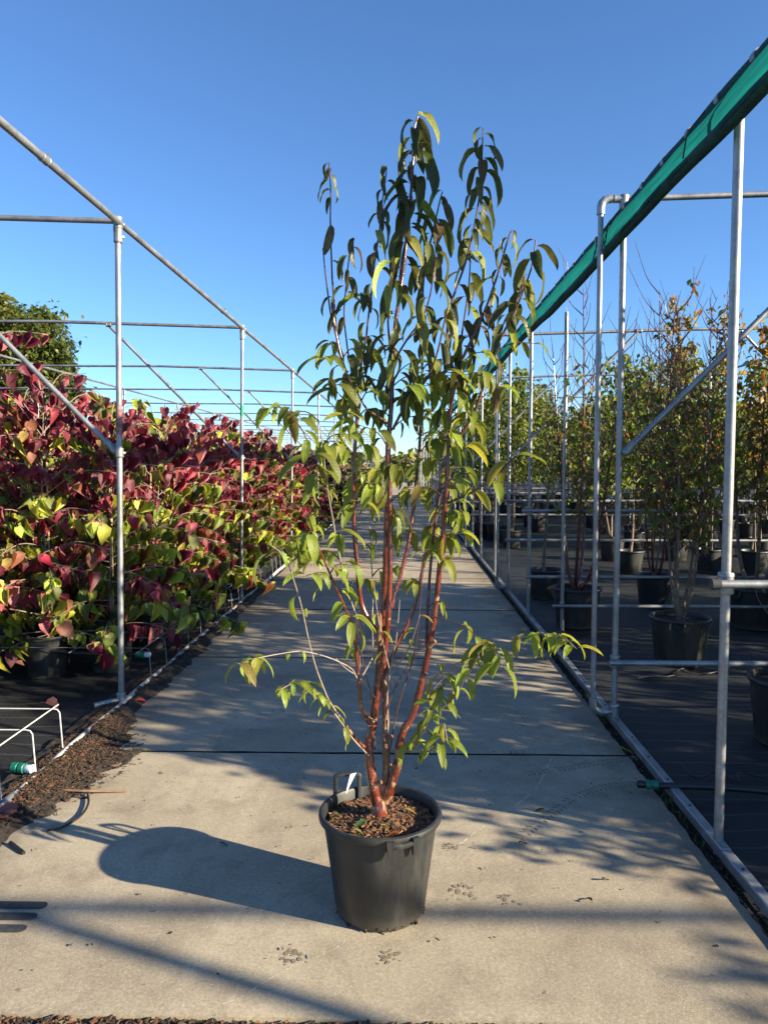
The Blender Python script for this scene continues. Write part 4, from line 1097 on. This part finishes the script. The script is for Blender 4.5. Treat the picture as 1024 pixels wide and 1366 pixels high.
while y < 17:
    shrub((-2.08, y, -.02), rg.uniform(1.65, 1.8), .6, 'red', 'small far wine-red heart-leaved shrub beyond the third left-hand post', G_FRONT, rg.random(), cachekey=('r', rg.randrange(5)), bias=.1, nb=30); y += .72
while y < 22:
    for x in (-2.1, -2.9, -3.8): shrub((x, y, -.02), rg.uniform(1.6, 1.85), .6, 'dark', 'dark purple-leaved potted shrub beyond the wine-red shrubs', 'dark purple shrubs beyond the red ones', rg.random(), cachekey=('d', rg.randrange(2)), bias=.3, nb=28)
    y += .8
while y < 40:
    for x in (-2.1, -3.0, -4.2): shrub((x, y, -.02), rg.uniform(1.5, 1.75), .75, 'green' if y > 24 else 'pink', 'pale green and pinkish far shrub near the end of the path', 'pale shrubs near the end of the path', rg.random(), cachekey=('g' if y > 24 else 'p', rg.randrange(2)), bias=0, nb=26)
    y += 1.15

for x in (-1.7, -.9, -.2, .5, 1.3):
    shrub((x, 52 + rg.uniform(-1.5, 1.5), -.02), rg.uniform(1.5, 2.0), .75, 'green', 'far pale shrub closing off the end of the path', 'far shrubs closing off the end of the path', rg.random(), cachekey=('g', rg.randrange(2)), nb=26)

# ------------------------------------------------------------------ potted trees, right
def grow_tree(rng, H, stems, spread, bark_r, twig_n, leaf_n, leaf_sz, pal, z0, leaf_lo, leaf_hi, whip=0.0):
    """multi-stem tree in local coordinates: stem list + twig MB + leaves"""
    ST = []; tw = MB(); lv = []
    az = rng.uniform(0, 6.28)
    for s in range(stems):
        az += 6.283 / stems + rng.uniform(-.4, .4); a = Vector((math.cos(az), math.sin(az), 0)); hh = H * rng.uniform(.82, 1.05); sp = spread * rng.uniform(.5, 1.15)
        b = Vector((rng.uniform(-.03, .03), rng.uniform(-.03, .03), z0))
        pts = [b, b + a * sp * .35 + Vector((0, 0, (hh - z0) * .12)), b + a * sp * .62 + Vector((rng.uniform(-.04, .04), rng.uniform(-.04, .04), (hh - z0) * .45)), b + a * sp * .9 + Vector((rng.uniform(-.06, .06), rng.uniform(-.06, .06), (hh - z0) * .75)), b + a * sp + Vector((0, 0, hh - z0))]
        q = smooth_poly(pts, 5); mb = MB(); mb.tube(q, [bark_r * (1 - .86 * (i / (len(q) - 1)) ** .8) for i in range(len(q))], 8); ST.append(mb)
        ph = rng.uniform(0, 6.28)
        for k in range(twig_n):
            t = leaf_lo + (1 - leaf_lo) * (k + rng.random()) / twig_n; p, d = poly_at(q, t); ph += 2.4 + rng.uniform(-.5, .5); c = Vector((math.cos(ph), math.sin(ph), 0))
            l = rng.uniform(.18, .55) * (1.2 - .6 * t)
            w = smooth_poly([p, p + c * l * .36 + Vector((0, 0, l * .4)), p + c * l * rng.uniform(.4, .62) + Vector((rng.uniform(-.05, .05), 0, l * .98))], 3)
            tw.tube(w, [.0048 * (1 - .7 * i / (len(w) - 1)) for i in range(len(w))], 4)
            if rng.random() < whip:
                e = w[-1]; tw.tube([e - (e - w[-2]) * .5, e + c * rng.uniform(.02, .10) + Vector((0, 0, rng.uniform(.08, .2)))], [.0028, .0013], 4)
            if t < leaf_hi:
                for _ in range(rng.randint(max(leaf_n // 2, 0), leaf_n)):
                    pp, dd = poly_at(w, rng.uniform(.15, 1)); g = Vector((rng.gauss(0, 1), rng.gauss(0, 1), -rng.uniform(.2, 1.4))); 
                    lv.append((rng.randrange(3), frame_m(pp + Vector((rng.gauss(0, .02), rng.gauss(0, .02), 0)), g, (rng.gauss(0, 1), rng.gauss(0, 1), 1), leaf_sz * rng.uniform(.6, 1.25)), jit(rng.choice(pal), rng, .25)))
    return ST, tw, lv
P_BROWN = [(.17, .075, .035), (.24, .12, .04), (.11, .075, .03), (.28, .18, .045), (.11, .12, .028)]
P_GREEN = [(.11, .16, .024), (.085, .12, .02), (.16, .21, .03), (.22, .24, .04), (.06, .085, .016)]
P_AUT = [(.30, .20, .04), (.24, .14, .03), (.18, .16, .03), (.36, .26, .05), (.12, .10, .025), (.16, .07, .025)]
P_MIX = P_BROWN[:2] + P_GREEN[:4]
def ntree(px, py, rp, hp, label, H, stems, spread, br, bark, tn, ln, ls, pal, lo, hi, seed, whip=.5, loc=None, cat='potted tree', group='potted trees in the near rows on the right'):
    g = gnd(px, py) if loc is None else Vector(loc)
    root = empty('potted_tree', (g.x, g.y, -.02), 0); tag(root, label, cat, group)
    rng = random.Random(seed)
    pot = pot_mesh('pot', rp, rp * .82, hp, 36).build('pot', M_POT, root)
    if rp > .2:
        mb = MB(); a = rng.uniform(3.6, 5.4); c = Vector((math.cos(a), math.sin(a), 0)); t = Vector((-c.y, c.x, 0)); b = c * (rp + .012)
        mb.tube(smooth_poly([b - t * .05 + Vector((0, 0, hp - .02)), b - t * .045 + c * .02 + Vector((0, 0, hp - .07)), b + t * .045 + c * .02 + Vector((0, 0, hp - .07)), b + t * .05 + Vector((0, 0, hp - .02))], 4), .007, 6); mb.build('handle', M_POT, pot)
    soil_mesh(rp - .01, hp - .04, 24, .012, seed).build('soil', M_SOIL, root)
    ST, tw, lv = grow_tree(rng, H, stems, spread, br, tn, ln, ls, pal, hp - .06, lo, hi, whip)
    for mb in ST: mb.build('stem', bark, root)
    o = tw.build('twigs', M_TWIG, root); o['kind'] = 'stuff'
    if lv: leaf_cloud('foliage', lv, SMALLS, M_SMALL_A, root)
    return root
ntree(905, 880, .215, .36, 'thin tree with peeling brown bark and curved pale low branch in a round black pot', 2.75, 5, .26, .017, M_BARKB, 34, 16, .064, P_MIX, .22, .70, 41, .4)
r_ = ntree(768, 832, .22, .37, 'red-stemmed cherry with a low V fork in a black pot behind the bypass tube', 2.9, 4, .42, .022, M_BARKR, 32, 15, .064, P_MIX + P_GREEN, .28, .70, 43, .4)
ntree(873, 806, .20, .34, 'dark red-stemmed tree in a black pot just behind the peeling-bark tree', 2.95, 6, .26, .016, M_BARKR, 28, 14, .064, P_MIX, .26, .66, 45, .9)
ntree(1052, 985, .21, .36, 'black pot with a thin sapling cut by the right border', 1.0, 2, .15, .010, M_BARKB, 4, 2, .05, P_BROWN, .4, .9, 47, .2)
ntree(1005, 832, .30, .38, 'broad autumn-coloured tree with golden brown leaves behind the nearest right-hand post', 2.95, 7, .95, .024, M_BARKB, 40, 21, .068, P_AUT + P_GREEN[:2], .28, 1.0, 49, .3)
ntree(727, 795, .20, .33, 'straight pale-trunked tree in a black pot left of the red-stemmed cherry', 2.5, 1, .08, .026, M_BARKB, 30, 12, .06, P_GREEN, .50, 1.0, 51, .3)
ntree(945, 762, .19, .34, 'slim tree with a kinked pale trunk in a dark pot beyond the lowest bars', 2.6, 1, .12, .022, M_BARKB, 30, 14, .065, P_GREEN, .52, 1.0, 53, .2)
ntree(1004, 765, .19, .34, 'slim pale-trunked tree in a dark pot at the right border beyond the lowest bars', 2.6, 2, .14, .02, M_BARKB, 26, 14, .065, P_AUT, .50, 1.0, 55, .2)
ntree(845, 732, .19, .33, 'bushy low green plant in a grey-lit pot beside the peeling-bark tree', 1.6, 5, .35, .010, M_BARKB, 16, 9, .06, P_MIX, .1, 1.0, 57, .1)
ntree(676, 722, .19, .33, 'slim trunked tree in a grey-lit pot just beyond the second double post', 2.7, 1, .1, .024, M_BARKB, 30, 14, .065, P_GREEN, .5, 1.0, 59, .2)
ntree(640, 716, .19, .33, 'far slim tree in a black pot between the distant net posts', 2.8, 1, .1, .024, M_BARKB, 30, 14, .065, P_GREEN, .5, 1.0, 60, .2)

FT = []
for i in range(6):
    rng = random.Random(500 + i); H = 2.75 + .12 * i
    ST, tw, lv = grow_tree(rng, H, 1 if i % 3 else 3, .12 if i % 3 else .3, .024, 34 if i % 3 else 14, 20, .085, (P_GREEN, P_GREEN, P_GREEN, P_GREEN, P_MIX, P_GREEN)[i], .28, .42, 1.0, .2)
    for _ in range(1500):           # fill the crown
        a = rng.uniform(0, 6.28); z = rng.uniform(1.15, H * .98); rr = .60 * math.sqrt(rng.random()) * (1.15 - .75 * max(0, (z - 1.9) / (H - 1.9)) ** 1.5)
        g = Vector((rng.gauss(0, 1), rng.gauss(0, 1), -rng.uniform(0, 1.3)))
        if mnoise.noise(Vector((rr * math.cos(a) * 3, rr * math.sin(a) * 3 + i * 9, z * 3))) < -.12: continue
        lv.append((rng.randrange(3), frame_m((rr * math.cos(a), rr * math.sin(a), z), g, (rng.gauss(0, 1), rng.gauss(0, 1), 1), .105 * rng.uniform(.6, 1.25)), jit(rng.choice(P_GREEN if i != 4 else P_AUT[2:4] + P_GREEN), rng, .3)))
    mb = MB()
    for q in ST: mb.add(q.v, q.f)
    a = mb.build('trunk', M_BARKB); b = tw.build('twigs', M_TWIG); me = leaf_cloud('crown', lv, SMALLS, M_SMALL_A, False)
    FT.append((a.data, b.data, me)); bpy.data.objects.remove(a); bpy.data.objects.remove(b)
_p = pot_mesh('pot', .19, .155, .32, 24).build('pot', M_POT); FT_POT = _p.data; bpy.data.objects.remove(_p)
def ftree(x, y, i, s, label, group):
    root = empty('potted_tree', (x, y, -.02), rg.uniform(0, 6.28)); tag(root, label, 'potted tree', group)
    a, b, c = FT[i]
    link(bpy.data.objects.new('pot', FT_POT), root); t = link(bpy.data.objects.new('trunk', a), root); t.scale = (1, 1, s)
    t = link(bpy.data.objects.new('twigs', b), root); t['kind'] = 'stuff'; t.scale = (1, 1, s)
    t = link(bpy.data.objects.new('crown', c), root); t['kind'] = 'stuff'; t.scale = (1, 1, s)
ORD = ['first', 'second', 'third', 'fourth', 'fifth', 'sixth', 'seventh', 'eighth']
y = 10.6; row = 0
while y < 34:
    x = 2.0 + rg.uniform(-.1, .1)
    k = 0
    while x < min(16, 3 + y * .55):
        lab = 'leafy potted tree in the dense far rows behind the stay bars on the right'
        if rg.random() < (.30 if x > 2.6 else .22): x += 1.25; continue
        if row < 3 and k < 6: lab = 'leafy potted tree, %s from the path in the %s far row behind the stay bars' % (ORD[k], ORD[row])
        ftree(x + rg.uniform(-.2, .2), y + rg.uniform(-.3, .3), rg.randrange(6), rg.uniform(.9, 1.08), lab, 'potted trees in the far rows on the right')
        x += 1.25; k += 1
    y += 1.5; row += 1
# rows out to the right whose shade falls over the path
for (x, y, s_) in ((6.45, .0, .64), (4.6, 1.95, .68), (5.5, 1.72, .68), (3.5, 2.35, .64), (6.3, 1.55, .74)):
    ftree(x, y, rg.randrange(6), s_, 'low leafy potted plant out to the right of the nearest post', 'potted plants to the right of the nearest post')
for jy in range(14):
    for ix in range(9):
        x = 2.0 + ix * .95 + rg.uniform(-.25, .25); y = -1.6 + jy * .95 + rg.uniform(-.25, .25)
        thr = y + .38 * x
        if x < .5 * y + .75 or thr < 3.6 or y > 8 or rg.random() < (.30 if 4.15 < thr < 5.2 else (.46 if thr >= 5.2 else .66)): continue
        ftree(x, y, rg.randrange(6), rg.uniform(.85, 1.08), 'leafy potted tree out to the right of the nearest posts', 'potted trees to the right of the nearest posts')

# ------------------------------------------------------------------ far things
def oak(loc, H, Rr, n, seed, label, leaf=.2):
    root = empty('tree', loc); tag(root, label, 'tree'); rng = random.Random(seed)
    mb = MB(); mb.tube([(0, 0, -.2), (.1, 0, H * .2), (0, .1, H * .45), (.2, 0, H * .8)], [.32, .26, .2, .06], 10)
    for k in range(16):
        a = k * 2.4; z = H * rng.uniform(.25, .7); l = Rr * rng.uniform(.5, .9)
        mb.tube(smooth_poly([(0, 0, z), (math.cos(a) * l * .5, math.sin(a) * l * .5, z + l * .35), (math.cos(a) * l, math.sin(a) * l, z + l * .55)], 4), [.09 - .008 * i for i in range(9)], 6)
    mb.build('trunk', M_BARKB, root)
    lv = []; cl = []
    for k in range(190):
        u = rng.uniform(-1, 1); a = rng.uniform(0, 6.28); q = math.sqrt(1 - u * u) ; rr = rng.uniform(.45, 1) ** .6
        zz = H * .56 + u * H * .43 * rr
        cl.append((Vector((q * math.cos(a) * Rr * rr, q * math.sin(a) * Rr * rr, zz)), rng.uniform(.35, .8), rng.choice([(.055, .08, .017), (.08, .105, .02), (.105, .135, .025), (.14, .145, .03)])))
    for k in range(n):
        c, s, col = rng.choice(cl); p = c + Vector((rng.gauss(0, .5), rng.gauss(0, .5), rng.gauss(0, .45))) * s
        lv.append((rng.randrange(3), frame_m(p, (rng.gauss(0, 1), rng.gauss(0, 1), rng.gauss(-.4, .6)), (rng.gauss(0, 1), rng.gauss(0, 1), 1), leaf * rng.uniform(.6, 1.3)), jit(col, rng, .3)))
    leaf_cloud('crown', lv, SMALLS, M_SMALL_A, root)
p = at(26, 470, 34)
oak((p.x, 34, -.1), 9.3, 2.35, 26000, 5, 'tall green deciduous tree behind the shrubs at the left border', .27)
def treeline():
    rng = random.Random(9); lv = []
    for k in range(9000):
        x = rng.uniform(-70, 90); y = 66 + rng.uniform(-3, 6); h = 1.9 + 1.2 * (mnoise.noise(Vector((x * .09, 0, 0))) + .35) + .8 * mnoise.noise(Vector((x * .5, 3, 0)))
        z = max(.2, h) * math.sqrt(rng.random())
        lv.append((rng.randrange(3), frame_m((x, y, z), (rng.gauss(0, 1), rng.gauss(0, 1), rng.gauss(0, .6)), (rng.gauss(0, 1), rng.gauss(0, 1), 1), rng.uniform(.5, 1.1)), jit(rng.choice(P_GREEN), rng, .3)))
    o = leaf_cloud('treeline', lv, SMALLS, M_SMALL_A); tag(o, 'low distant line of trees along the horizon beyond the path', 'treeline', kind='stuff')
treeline()

# ------------------------------------------------------------------ wire racks that steady the pots, left
def wire_rack(y0, y1, x0, x1, h, label, step=.31):
    root = empty('wire_rack', (x1, y0, 0)); off = root.location; tag(root, label, 'wire rack', 'wire racks steadying the pots')
    rg = random.Random(int(y0 * 10)); y = y1; r = .0035 if y0 < 4 else .0032
    while y >= y0 - .01:
        mb = MB(); dx = rg.uniform(-.01, .01)
        pts = [Vector((x0, y, h)), Vector((x1 - .035 + dx, y, h)), Vector((x1 - .015 + dx, y, h - .004)), Vector((x1 - .004 + dx, y, h - .02)), Vector((x1 + .012 + dx, y - .005, -.02))]
        mb.tube(pts, r, 6); mb.build('cross_wire', M_WIRE if y0 < 4 else M_GALV, root, off); y -= step
    for xx in (x1 - .04, x1 - .5, x1 - .98, x1 - 1.45):
        mb = MB(); mb.tube([(xx, y0 - .08, h + .007), (xx, y1 + .05, h + .007)], r, 6); mb.build('side_wire', M_WIRE if y0 < 4 else M_GALV, root, off)
    mb = MB(); mb.tube([(x1 + .018, y0 - .1, -.008), (x1 + .018, y1 + .02, -.008)], r, 6); mb.build('foot_wire', M_WIRE, root, off)
fp = gnd(84, 1002)
wire_rack(2.1, fp.y, -4.2, fp.x, .225, 'white bent wire rack on bare fabric at the lower left corner')
wire_rack(5.02, 7.9, -4.2, LX + .02, .22, 'thin grey wire rack among the pots beyond the first left-hand post')
wire_rack(8.6, 11.6, -4.2, LX + .02, .22, 'thin grey wire rack among the pots beyond the second left-hand post')

# ------------------------------------------------------------------ hoses and fittings
def hose(name, pts, r, label, cat, fit=None, group=None):
    root = empty(name, pts[0]); off = root.location; tag(root, label, cat, group)
    mb = MB(); mb.tube(smooth_poly(pts, 5), r, 10); mb.build('hose', M_HOSE, root, off)
    if fit is not None:
        p, d = Vector(fit[0]), Vector(fit[1]).normalized(); s = fit[2]
        mb = MB(); pr = [(-.035, .018), (-.03, .024), (.0, .025), (.004, .021), (.012, .021), (.014, .026), (.036, .026), (.04, .02)]
        mb.tube([p + d * a * s for a, _ in pr], [b * s for _, b in pr], 14); mb.build('coupling', M_FIT, root, off)
        mb = MB(); mb.tube([p + d * a * s for a in (.04, .046, .078, .082)], [.017 * s, .0215 * s, .0215 * s, .017 * s], 12); mb.build('end_cap', fit[3], root, off)
a = gnd(22, 1024, .03)
hose('irrigation_pipe', [a + Vector((-1.6, .12, .0)), a + Vector((-.8, .05, 0)), a + Vector((-.25, .01, .0)), a + Vector((-.02, 0, 0))], .016, 'black irrigation pipe with green coupling lying under the wire rack at lower left', 'irrigation pipe', (a + Vector((.01, 0, 0)), (1, -.2, 0), 1.0, M_TAGW))
a = gnd(187, 873, .16)
hose('irrigation_pipe', [a + Vector((-1.9, .05, .05)), a + Vector((-.9, .02, .03)), a + Vector((-.3, 0, .0)), a + Vector((-.02, 0, 0))], .016, 'black irrigation pipe with green coupling beside the first left-hand post', 'irrigation pipe', (a, (1, -.1, 0), .9, M_TAGW))
a = gnd(872, 1048, .035)
hose('irrigation_pipe', [a + Vector((.02, .0, 0)), a + Vector((.3, .0, -.005)), a + Vector((.8, -.05, -.02)), a + Vector((1.6, -.10, -.02)), a + Vector((3.2, -.2, -.02))], .0155, 'black irrigation pipe with green coupling crossing the right-hand edging rail', 'irrigation pipe', (a + Vector((-.01, 0, .005)), (-1, .05, 0), .8, M_HOSE))
rg = random.Random(31)
for k, (px, py, lab) in enumerate(((905, 1020, 'thin black drip tube curling over the fabric in front of the nearest right-hand post'), (1000, 935, 'tangled black drip tube on the fabric beside the pot cut by the right border'),
                                    (850, 905, 'thin black drip tube lying near the round pot of the peeling-bark tree'), (700, 800, 'thin black drip tube on the fabric by the double post'))):
    p = gnd(px, py, -.008); pts = [p]
    for q in range(7): pts.append(pts[-1] + Vector((rg.uniform(.02, .30), rg.uniform(-.22, .22), rg.uniform(-.0, .004) if q % 3 else 0)))
    pts = [Vector((v.x, v.y, -.006 + (.05 if k == 1 and i % 2 else .0))) for i, v in enumerate(pts)]
    hose('drip_tube', pts, .0042, lab, 'drip tube', group='drip tubes among the pots')

# ------------------------------------------------------------------ litter, stick, marks on the path
def litter():
    rng = random.Random(6); mb = MB()
    def reg(r):
        for _ in range(50):
            y = r.uniform(2.3, 9.0) if r.random() < .35 else r.gauss(3.75, .62)
            w = .05 + .25 * math.exp(-((y - 3.62) / .5) ** 2) + .13 * (mnoise.noise(Vector((y * 2.1, 1, 0))) + .3)
            x = XL - .14 + abs(r.gauss(0, .55)) * w
            if x < XL + w * 1.15 and 2.2 < y < 9.2 : return x, y
        return XL, 3.7
    def mound(x, y):
        w = .05 + .25 * math.exp(-((y - 3.6) / .5) ** 2) + .12 * max(0, mnoise.noise(Vector((y * 2.1, 1, 0))) + .3)
        d = (x - XL) / w if x > XL else -(x - XL) / .22
        return .030 * (1 - d) + .012 * mnoise.noise(Vector((x * 9, y * 9, 5))) + .007 * mnoise.noise(Vector((x * 30, y * 30, 8))) - .006
    gx, gy = 90, 420; vs = []; fs = []
    for j in range(gy + 1):
        for i in range(gx + 1):
            x = XL - .22 + .95 * i / gx; y = 2.2 + 7 * j / gy; vs.append((x, y, max(mound(x, y), -.03)))
    for j in range(gy):
        for i in range(gx):
            b = j * (gx + 1) + i; q = (b, b + 1, b + gx + 2, b + gx + 1)
            if max(vs[a][2] for a in q) > -.02: fs.append(q)
    mb.add(vs, fs, 1)
    chips(mb, rng, 13000, reg, lambda x, y: max(mound(x, y), -.012 if x < XL else .001), .005, .024, 4, .0025)
    o = mb.build('leaf_litter', [M_CHIPD, M_SOIL, M_CHIPD, M_CHIP], smooth=False); tag(o, 'brown leaf mulch spilling onto the concrete beside the left-hand edging pipe', 'leaf litter', kind='stuff')
    # crumbs at the bottom joint and along the right rail
    mb = MB()
    chips(mb, rng, 1500, lambda r: (r.uniform(XL, XR), j0 - abs(r.gauss(0.03, .03))), lambda x, y: -.012, .008, .03, 3)
    chips(mb, rng, 1600, lambda r: (XR + .02 + r.gauss(0.0, .018), r.uniform(1.8, 12)), lambda x, y: -.02, .006, .022, 3)
    o = mb.build('soil_crumbs', [M_SOIL, M_CHIPD, M_CHIP], smooth=False); tag(o, 'dark soil crumbs filling the gap between concrete and right-hand rail', 'soil', kind='stuff')
    mb = MB()
    chips(mb, rng, 260, lambda r: (r.uniform(XL + .1, XR - .05), r.uniform(2.1, 7)), lambda x, y: .001, .004, .016, 3, .002)
    o = mb.build('soil_crumbs', [M_SOIL, M_CHIPD, M_MUD], smooth=False); tag(o, 'tiny dark crumbs scattered over the sunlit concrete', 'soil', kind='stuff')
    # moss in the gap
    mb = MB()
    for k in range(500):
        y = rng.uniform(2.3, 12)
        if mnoise.noise(Vector((y * 1.4, 7, 0))) < .05: continue
        x = XR + .03 + rng.gauss(0, .012); h = rng.uniform(.008, .035); a = rng.uniform(0, 6.28); d = Vector((math.cos(a), math.sin(a), 0)) * .006
        b = Vector((x, y, -.022)); mb.add([b - d, b + d, b + Vector((rng.gauss(0, .012), rng.gauss(0, .012), h + .02))], [(0, 1, 2)])
    for k in range(90):
        x = rng.choice((gnd(183, 1004).x, gnd(690, 1004).x, gnd(520, 1004).x)) + rng.gauss(0, .05); b = Vector((x, j1 + rng.gauss(0, .004), -.02)); h = rng.uniform(.02, .045); a = rng.uniform(0, 6.28); d = Vector((math.cos(a), math.sin(a), 0)) * .0025
        mb.add([b - d, b + d, b + Vector((rng.gauss(0, .014), rng.gauss(0, .014), h))], [(0, 1, 2)])
    o = mb.build('moss', M_MOSS, smooth=False); tag(o, 'green moss and grass blades growing in the joints beside the path', 'moss', kind='stuff')
litter()
def fallen(px, py, col, size, label, tms=LANCE_LOW, ti=2, key='low', m=None, rzv=None, group='fallen leaves on the path'):
    p = gnd(px, py, .004); rng = random.Random(px * 7 + py)
    o = bpy.data.objects.new('fallen_leaf', tmpl_mesh((key, ti), tms[ti], m or M_LEAF_O)); o.color = (*col, 1); link(o)
    a = rng.uniform(0, 6.28) if rzv is None else rzv
    o.matrix_world = frame_m(p + Vector((0, 0, size * .12)), (math.cos(a), math.sin(a), .12), (rng.uniform(-.2, .2), rng.uniform(-.2, .2), 1), size)
    tag(o, label, 'leaf', group)
fallen(822, 1003, (.26, .25, .06), .10, 'yellowish fallen leaf at the right end of the joint behind the pot', rzv=.2)
fallen(728, 1083, (.07, .08, .02), .055, 'small dark green fallen leaf right of the pot rim', rzv=2.8)
fallen(790, 1206, (.05, .06, .02), .05, 'curled dark fallen leaf on sunlit concrete near the lower right', rzv=1.9)
fallen(801, 1175, (.05, .04, .02), .04, 'tiny brown fallen leaf just above the curled dark one', rzv=.4)
fallen(900, 1088, (.09, .10, .03), .06, 'fallen leaf lying against the right-hand edging rail', rzv=1.0)
fallen(291, 1127, (.02, .02, .018), .045, 'black leaf scrap inside the shadow of the pot', rzv=.1)
fallen(690, 1127, (.05, .04, .025), .05, 'dark leaf scrap on the path right of the pot', rzv=.5)
for px, py, c, s, lab in ((22, 1100, (.24, .08, .07), .13, 'pinkish fallen heart-shaped leaf by the pipe at the lower left'), (55, 940, (.22, .09, .09), .10, 'pale pink fallen leaf under the wire rack corner'), (140, 912, (.16, .10, .06), .10, 'brown fallen leaf on the fabric in front of the first left-hand post'),
                          (100, 1012, (.36, .22, .08), .07, 'tan fallen leaf in the mulch near the pipe'), (178, 938, (.30, .04, .06), .06, 'crimson fallen leaf at the foot of the first left-hand post'), (290, 835, (.38, .2, .12), .09, 'peach fallen leaf on the pipe below the shrubs'), (262, 858, (.40, .2, .14), .08, 'pale orange fallen leaf on the pipe left of the peach one')):
    fallen(px, py, c, s, lab, HEARTS, 0, 'heartf', M_HEART_O, group='fallen heart-shaped leaves on the left')
def stick(pts, r, label, m=M_STICK):
    o = MB(); o.tube(smooth_poly(pts, 5), r, 7); o = o.build('stick', m); tag(o, label, 'stick', 'sticks lying by the left-hand mulch')
stick([gnd(52, 1052, .012), gnd(110, 1055, .016), gnd(168, 1055, .006)], .006, 'long straight dry stick lying across the mulch at left')
stick([gnd(117, 1058, .01), gnd(118, 1072, .012), gnd(108, 1088, .01), gnd(84, 1103, .008), gnd(62, 1108, .006)], .005, 'dark curved stick bending out of the mulch at left', M_HOSE)
stick([gnd(14, 1124, .01), gnd(32, 1138, .006)], .008, 'short dark stick at the lower left edge of the mulch', M_HOSE)
def blob(mb, c, rx, ry, rng, z=.0011, n=9, a0=0):
    vs = []; z += len(mb.f) * .00008
    for k in range(n):
        a = 2 * math.pi * k / n; q = rng.uniform(.8, 1.2); x, y = rx * q * math.cos(a), ry * q * math.sin(a)
        vs.append((c.x + x * math.cos(a0) - y * math.sin(a0), c.y + x * math.sin(a0) + y * math.cos(a0), z + slab_z(c.x, c.y)))
    mb.add(vs, [tuple(range(n))])
rng = random.Random(3)
for px, py, s, lab in ((616, 1189, 1.0, 'large muddy paw print right of the pot'), (677, 1200, .7, 'smaller muddy paw print beside the large one'), (391, 1272, .95, 'muddy paw print in the sun left below the pot'), (526, 1276, .9, 'muddy paw print directly below the pot'), (604, 1130, .8, 'muddy paw print in the shade right of the pot rim')):
    mb = MB(); c = gnd(px, py); a = rng.uniform(0, 6)
    for _ in range(6): blob(mb, c + Vector((rng.gauss(0, .018), rng.gauss(0, .012), 0)), .011 * s, .008 * s, rng, a0=a)
    for k in range(4):
        b = a + (k - 1.5) * .5; blob(mb, c + Vector((math.cos(b), math.sin(b), 0)) * .040 * s, .011 * s, .007 * s, rng, a0=b)
    for _ in range(7): blob(mb, c + Vector((rng.gauss(0, .03), rng.gauss(0, .03), 0)) * s, .004, .003, rng, n=5)
    o = mb.build('paw_print', M_MUD, smooth=False); tag(o, lab, 'paw print', 'muddy paw prints on the concrete')
mb = MB()
def tread(pts, step=.028):
    q = smooth_poly([gnd(*p) for p in pts], 8); n = int(poly_len(q) / step)
    for i in range(n):
        p, d = poly_at(q, (i + .5) / n); s = Vector((-d.y, d.x, 0))
        if rng.random() < .15: continue
        for sg in (-1, 1):
            c = p + s * .016 * sg; mb.box((c.x, c.y, slab_z(c.x, c.y) + .0008), (.022, .008, .0012), math.atan2(d.y, d.x) + 1.57 + .5 * sg)
tread([(700, 1033), (760, 1024), (820, 1014), (870, 1010)]); tread([(690, 1120), (735, 1085), (770, 1062), (815, 1048), (850, 1045)])
o = mb.build('tyre_track', M_MUD, smooth=False); tag(o, 'faint ribbed tyre tracks curving over the concrete towards the right-hand rail', 'tyre track', kind='stuff')
for k, (x1, y1, lab) in enumerate(((56, 1209, 'far dark rounded strip at the left border of the path'), (42, 1224, 'middle dark rounded strip at the left border of the path'), (28, 1240, 'near dark rounded strip at the left border of the path'))):  # thin dark strips laid flat on the slab, rounded at the right end
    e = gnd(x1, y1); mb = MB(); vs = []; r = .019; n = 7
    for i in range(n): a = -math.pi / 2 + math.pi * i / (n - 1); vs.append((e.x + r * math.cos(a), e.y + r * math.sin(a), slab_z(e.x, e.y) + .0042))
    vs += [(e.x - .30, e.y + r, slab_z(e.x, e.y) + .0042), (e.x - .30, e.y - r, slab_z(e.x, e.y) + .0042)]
    mb.add(vs, [tuple(range(len(vs)))]); o = mb.build('dark_strip', M_STRIP, smooth=False); tag(o, lab, 'rubber strip', 'dark strips at the left border')
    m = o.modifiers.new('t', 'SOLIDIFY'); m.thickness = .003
M_SCR = simple('pale_scratch', (0.56, 0.50, 0.41), 0.9, nscale=80, namp=0.3)
def scratch(pts, w):
    rg = random.Random(len(pts)); q = smooth_poly([gnd(*p) for p in pts], 10); mb = MB()
    for a, b in zip(q, q[1:]):
        if rg.random() < .28: continue
        d = (b - a).normalized(); n_ = Vector((-d.y, d.x, 0)) * w * rg.uniform(.3, 1.0)
        mb.add([Vector((v.x, v.y, slab_z(v.x, v.y) + .0007)) for v in (a - n_, b - n_ * .8, b + n_ * .8, a + n_)], [(0, 1, 2, 3)])
    o = mb.build('scratch_mark', M_SCR, path, smooth=False); o['kind'] = 'stuff'
scratch([(478, 1235), (452, 1262), (420, 1278), (385, 1292), (350, 1312), (322, 1330), (290, 1342)], .0022)
scratch([(610, 1128), (650, 1098), (690, 1072), (716, 1050), (735, 1012)], .003)
print('objects', len(bpy.data.objects))
